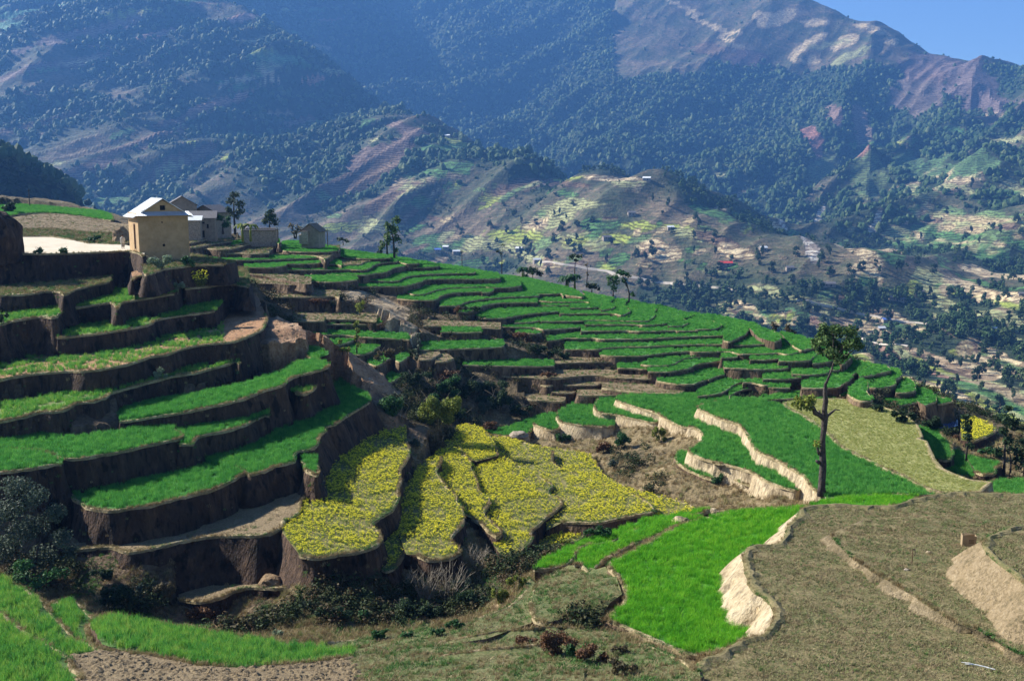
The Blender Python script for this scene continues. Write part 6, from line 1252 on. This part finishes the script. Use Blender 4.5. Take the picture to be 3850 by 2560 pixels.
# ---- the person on the road
def person(p):
    t_ = thing('person', 'person in a pale shawl and light wrap standing on the road by the house', 'person', p, R(35))
    def skin(name, J, E, Rr, m, lv=2):
        me = bpy.data.meshes.new(name); me.from_pydata(J, E, []); o = bpy.data.objects.new(name, me); sc.collection.objects.link(o); o.parent = t_; me.materials.append(m)
        s_ = o.modifiers.new('skin', 'SKIN'); 
        for i, r in enumerate(Rr): me.skin_vertices[0].data[i].radius = (r, r) if not isinstance(r, tuple) else r
        me.skin_vertices[0].data[0].use_root = True; o.modifiers.new('sub', 'SUBSURF').levels = lv; o.modifiers['sub'].render_levels = lv
        for f in me.polygons: f.use_smooth = True
        s_.use_smooth_shade = True; return o
    M['skin'] = flat('skin', (.2, .11, .07), (.16, .09, .055), 8, .6); M['cloth'] = flat('pale_cloth', (.5, .48, .43), (.36, .34, .3), 5); M['wrap'] = flat('striped_wrap', (.32, .3, .26), (.2, .18, .16), 6)
    J = [(0, 0, .88), (0, 0, 1.1), (0, 0, 1.3), (0, 0, 1.42), (0, -.01, 1.5), (0, -.02, 1.58), (0, -.01, 1.66), (.17, 0, 1.38), (.25, .02, 1.12), (.2, -.14, .95), (-.17, 0, 1.38), (-.26, .03, 1.12), (-.24, -.02, .88),
         (.09, 0, .84), (.1, -.02, .48), (.1, .02, .1), (.1, -.12, .04), (-.09, 0, .84), (-.11, .02, .48), (-.1, .08, .1), (-.1, -.05, .04)]
    E = [(0, 1), (1, 2), (2, 3), (3, 4), (4, 5), (5, 6), (3, 7), (7, 8), (8, 9), (3, 10), (10, 11), (11, 12), (0, 13), (13, 14), (14, 15), (15, 16), (0, 17), (17, 18), (18, 19), (19, 20)]
    for s_, w in ((1, 9), (-1, 12)):
        for f in range(5):
            a = len(J); bx, by, bz = J[w]; L_ = [.05, .085, .09, .085, .07][f]; ox = (f - 2) * .018 * s_
            J += [(bx + ox, by - .02 - (.03 if f == 0 else 0), bz - .05 - (0 if f else -.02)), (bx + ox * 1.3, by - .05, bz - .05 - L_)]; E += [(w, a), (a, a + 1)]
    Rr = [.13, .13, .15, .08, .055, .09, .085, .06, .045, .032, .06, .045, .032, .085, .06, .04, .035, .085, .06, .04, .035] + [.011, .009] * 10
    skin('body', J, E, Rr, M['skin'])
    V, Fs = [], []; n = 20
    def rings(R_, name, m):
        V, Fs = [], []
        for (z, rx, ry) in R_:
            for s_ in range(n): a = 6.2832 * s_ / n; f = 1 + .05 * math.sin(a * 5 + z * 3); V.append((rx * f * math.cos(a), ry * f * math.sin(a), z))
        for k in range(len(R_) - 1):
            for s_ in range(n): Fs.append([k * n + s_, k * n + (s_ + 1) % n, (k + 1) * n + (s_ + 1) % n, (k + 1) * n + s_])
        return part(name, V, Fs, m, t_, True)
    rings([(.72, .3, .2), (.9, .29, .2), (1.1, .29, .2), (1.28, .28, .19), (1.38, .24, .16), (1.45, .13, .11), (1.49, .08, .08)], 'shawl', M['cloth'])
    rings([(.28, .2, .18), (.5, .21, .18), (.75, .21, .17), (.95, .19, .15)], 'wrap', M['wrap'])
    V, Fs = [], []; bm = bmesh.new(); bmesh.ops.create_icosphere(bm, subdivisions=2, radius=.1)
    part('hair', [(v.co.x, v.co.y * 1.05 + .015, v.co.z + 1.66) for v in bm.verts if 1], [[a.index for a in f.verts] for f in bm.faces if f.calc_center_median().z > -.02 or f.calc_center_median().y > .04], M['dark'], t_, True); bm.free()
    V, Fs = [], []
    for x in (-.035, .035): box(V, Fs, x - .012, x + .012, -.112, -.1, 1.615, 1.628)
    part('eyes', V, Fs, M['dark'], t_)
    V, Fs = [], []; V += [(-.016, -.1, 1.575), (.016, -.1, 1.575), (0, -.13, 1.58), (0, -.098, 1.62)]; Fs += [[0, 1, 2], [1, 3, 2], [0, 2, 3]]; part('nose', V, Fs, M['skin'], t_)
    V, Fs = [], []; box(V, Fs, -.025, .025, -.104, -.095, 1.548, 1.556); part('mouth', V, Fs, M['wood'], t_)
person(hit(463, 937))
# ---- houses across the valley
def vz(r, x, y): a = {'N': (2560, 700), 'M': (1280, 700), 'K': (1280, 0), 'J': (0, 0)}[r]; return a[0] + x / 1.8234, a[1] + y / 1.8234
q = random.Random(11)
for i, (r, x, y, w, roof, lb) in enumerate([('N', 305, 562, 105, 'red_tin', 'long shed with a bright red roof across the valley'), ('N', 745, 590, 60, 'slate', 'grey-roofed farmhouse right of the red-roofed shed'), ('N', 562, 450, 60, 'white_tin', 'white-roofed farmhouse above the brown ledges across the valley'),
  ('N', 1010, 688, 105, 'slate', 'large dark-roofed farmhouse with a pale veranda in the valley woods'), ('N', 1530, 270, 50, 'white_tin', 'lone white-roofed house high on the right slope'), ('N', 1448, 785, 56, 'slate', 'left one of two adjoining slate-roofed houses at the wood edge'),
  ('N', 1508, 790, 50, 'slate', 'right one of two adjoining slate-roofed houses at the wood edge'), ('N', 1645, 732, 40, 'slate', 'small dark house above the two adjoining slate houses'), ('N', 1405, 935, 62, 'blue_tin', 'brown house with a bluish tin roof beside the pale valley road'),
  ('N', 1372, 988, 55, 'white_tin', 'low shed with white tin roof below the valley road'), ('N', 2335, 752, 44, 'slate', 'dark farmhouse at the right frame edge across the valley'), ('N', 2150, 985, 30, 'white_tin', 'tiny white roof among the trees at lower right'),
  ('M', 723, 452, 45, 'white_tin', 'white-roofed house at the valley roadside, left one'), ('M', 793, 462, 55, 'white_tin', 'long white-roofed house at the valley roadside, right of its neighbour'), ('M', 667, 455, 50, 'blue_tin', 'blue-roofed shed at the valley roadside'),
  ('M', 1225, 462, 50, 'white_tin', 'small white-roofed house under the dark valley knoll'), ('M', 1345, 525, 56, 'white_tin', 'white tin roof showing behind the dark drooping bush'), ('M', 1825, 372, 70, 'slate', 'dark farmhouse on the ledge of yellow fields'),
  ('M', 2262, 305, 50, 'white_tin', 'white-roofed house beside the bright yellow patch'), ('M', 1995, 218, 60, 'slate', 'slate-roofed house among trees on the lower spur'), ('K', 735, 943, 36, 'white_tin', 'tiny white house near the top of the green spur'),
  ('K', 525, 1072, 30, 'white_tin', 'tiny pale hut on the brown side of the spur'), ('K', 640, 1138, 46, 'slate', 'brown farmhouse above the green strips of the spur'), ('K', 2100, 1258, 60, 'white_tin', 'white house on the skyline of the pale ridge'), ('K', 1400, 1288, 40, 'slate', 'small dark house on the middle ridge'), ('J', 527, 1345, 36, 'white_tin', 'tiny white roof at the foot of the far left slope')]):
    p = mhit(*vz(r, x, y)); k = p.y / F_PX; ww = w / 1.8234 * k * .85
    gable('valley_house', lb, p, ww, min(ww * .7, 6), 2.6 * min(1, ww / 8) + .4, 1.3 * min(1, ww / 8) + .3, R(q.uniform(-20, 20)), 'plaster2' if roof != 'blue_tin' else 'stone', roof, [('window', -ww * .2, 1., ww * .12, .9), ('door', ww * .15, 0.1, ww * .12, 1.6)], foot=3, ov=.5, group='houses across the valley')
# ---- trees one can tell apart across the valley
M['vt'] = flat('valley_tree_leaves', (.06, .1, .035), (.015, .035, .014), .25)
protos = []
for i in range(5):
    q = random.Random(i + 3); V, Fs = [], []; nar = [1, 1, .5, .6, 1.3][i]
    for _ in range(9): r_ = q.uniform(.28, .5); leafcloud(60, (q.uniform(-.55, .55) * nar, q.uniform(-.55, .55) * nar, q.uniform(.5, 1.9)), (r_ * nar, r_ * nar, r_), .13, q, .8, V, Fs)
    n0 = len(Fs); tube(V, Fs, [(0, 0, -.5), (0, 0, 1.2)], [.1, .05], 6); me = mesh('valley_tree', V, Fs, [0] * n0 + [1] * (len(Fs) - n0)); me.materials.append(M['leaf_d'] if i % 2 else M['vt']); me.materials.append(M['bark']); protos.append(me)
ZN = [(2560, 3850, 1130, 1330, 70), (3250, 3850, 1250, 1560, 85), (2560, 3850, 900, 1160, 60), (1900, 2700, 760, 1080, 45), (1500, 2000, 850, 960, 10), (3400, 3850, 600, 900, 15)]
for (u0, u1, v0, v1, n) in ZN:
    k_ = 0
    while k_ < n:
        u, v = rnd.uniform(u0, u1), rnd.uniform(v0, v1)
        if noise.noise(Vector((u / 130., v / 90., 5))) < -.08 and rnd.random() < .8: continue
        p = mhit(u, v); k_ += 1
        o = bpy.data.objects.new('valley_tree', protos[rnd.randrange(5)]); sc.collection.objects.link(o); o.location = p; s_ = rnd.uniform(2.2, 4.2) * min(1.3, p.y / 850 + .15); o.scale = (s_, s_, s_ * rnd.uniform(.9, 1.3)); o.rotation_euler = (0, 0, rnd.random() * 6.28)
        tag(o, 'small dark green tree among many on the far side of the valley', 'tree', 'trees across the valley')
# ---- the valley roads
def strip(name, P, w, m):
    Q = [mhit(u, v) for u, v in P]; Q = resample(chaikin(Q), 14.); V, Fs = [], []
    for i, p in enumerate(Q):
        d = Q[min(i + 1, len(Q) - 1)] - Q[max(i - 1, 0)]; n_ = Vector((d.y, -d.x, 0)).normalized(); 
        zc_ = max(mget(MZr, p.x + n_.x * a, p.y + n_.y * a) for a in (-w, 0, w)) + .5
        V += [(p.x - n_.x * w, p.y - n_.y * w, zc_ - .0), (p.x + n_.x * w, p.y + n_.y * w, zc_), (p.x + n_.x * (w + 1), p.y + n_.y * (w + 1), zc_ - 5), (p.x - n_.x * (w + 1), p.y - n_.y * (w + 1), zc_ - 5)]
        if i:
            a = i * 4 - 4; b_ = i * 4; Fs += [[a, a + 1, b_ + 1, b_], [a + 1, a + 2, b_ + 2, b_ + 1], [a + 3, a, b_, b_ + 3]]
    new_obj(name, mesh(name, V, Fs), [m], kind='structure')
M['vroad'] = flat('valley_road_dust', (.5, .44, .36), (.4, .34, .27), .3)
strip('valley_road', [vz('N', x, y) for x, y in [(790, 792), (900, 815), (1000, 835), (1100, 855), (1200, 880), (1300, 895), (1400, 915), (1500, 932), (1640, 942), (1760, 955)]], 1.6, M['vroad'])
strip('valley_road', [vz('M', x, y) for x, y in [(1390, 525), (1500, 545), (1650, 565), (1800, 585), (1950, 620), (2100, 645), (2250, 665), (2334, 690)]] + [vz('N', 150, 700), vz('N', 300, 712), vz('N', 420, 730)], 1.4, M['vroad'])
strip('valley_path', [vz('N', x, y) for x, y in [(1180, 1005), (1240, 1045), (1330, 1075), (1450, 1090), (1560, 1100)]], 1.3, M['vroad'])
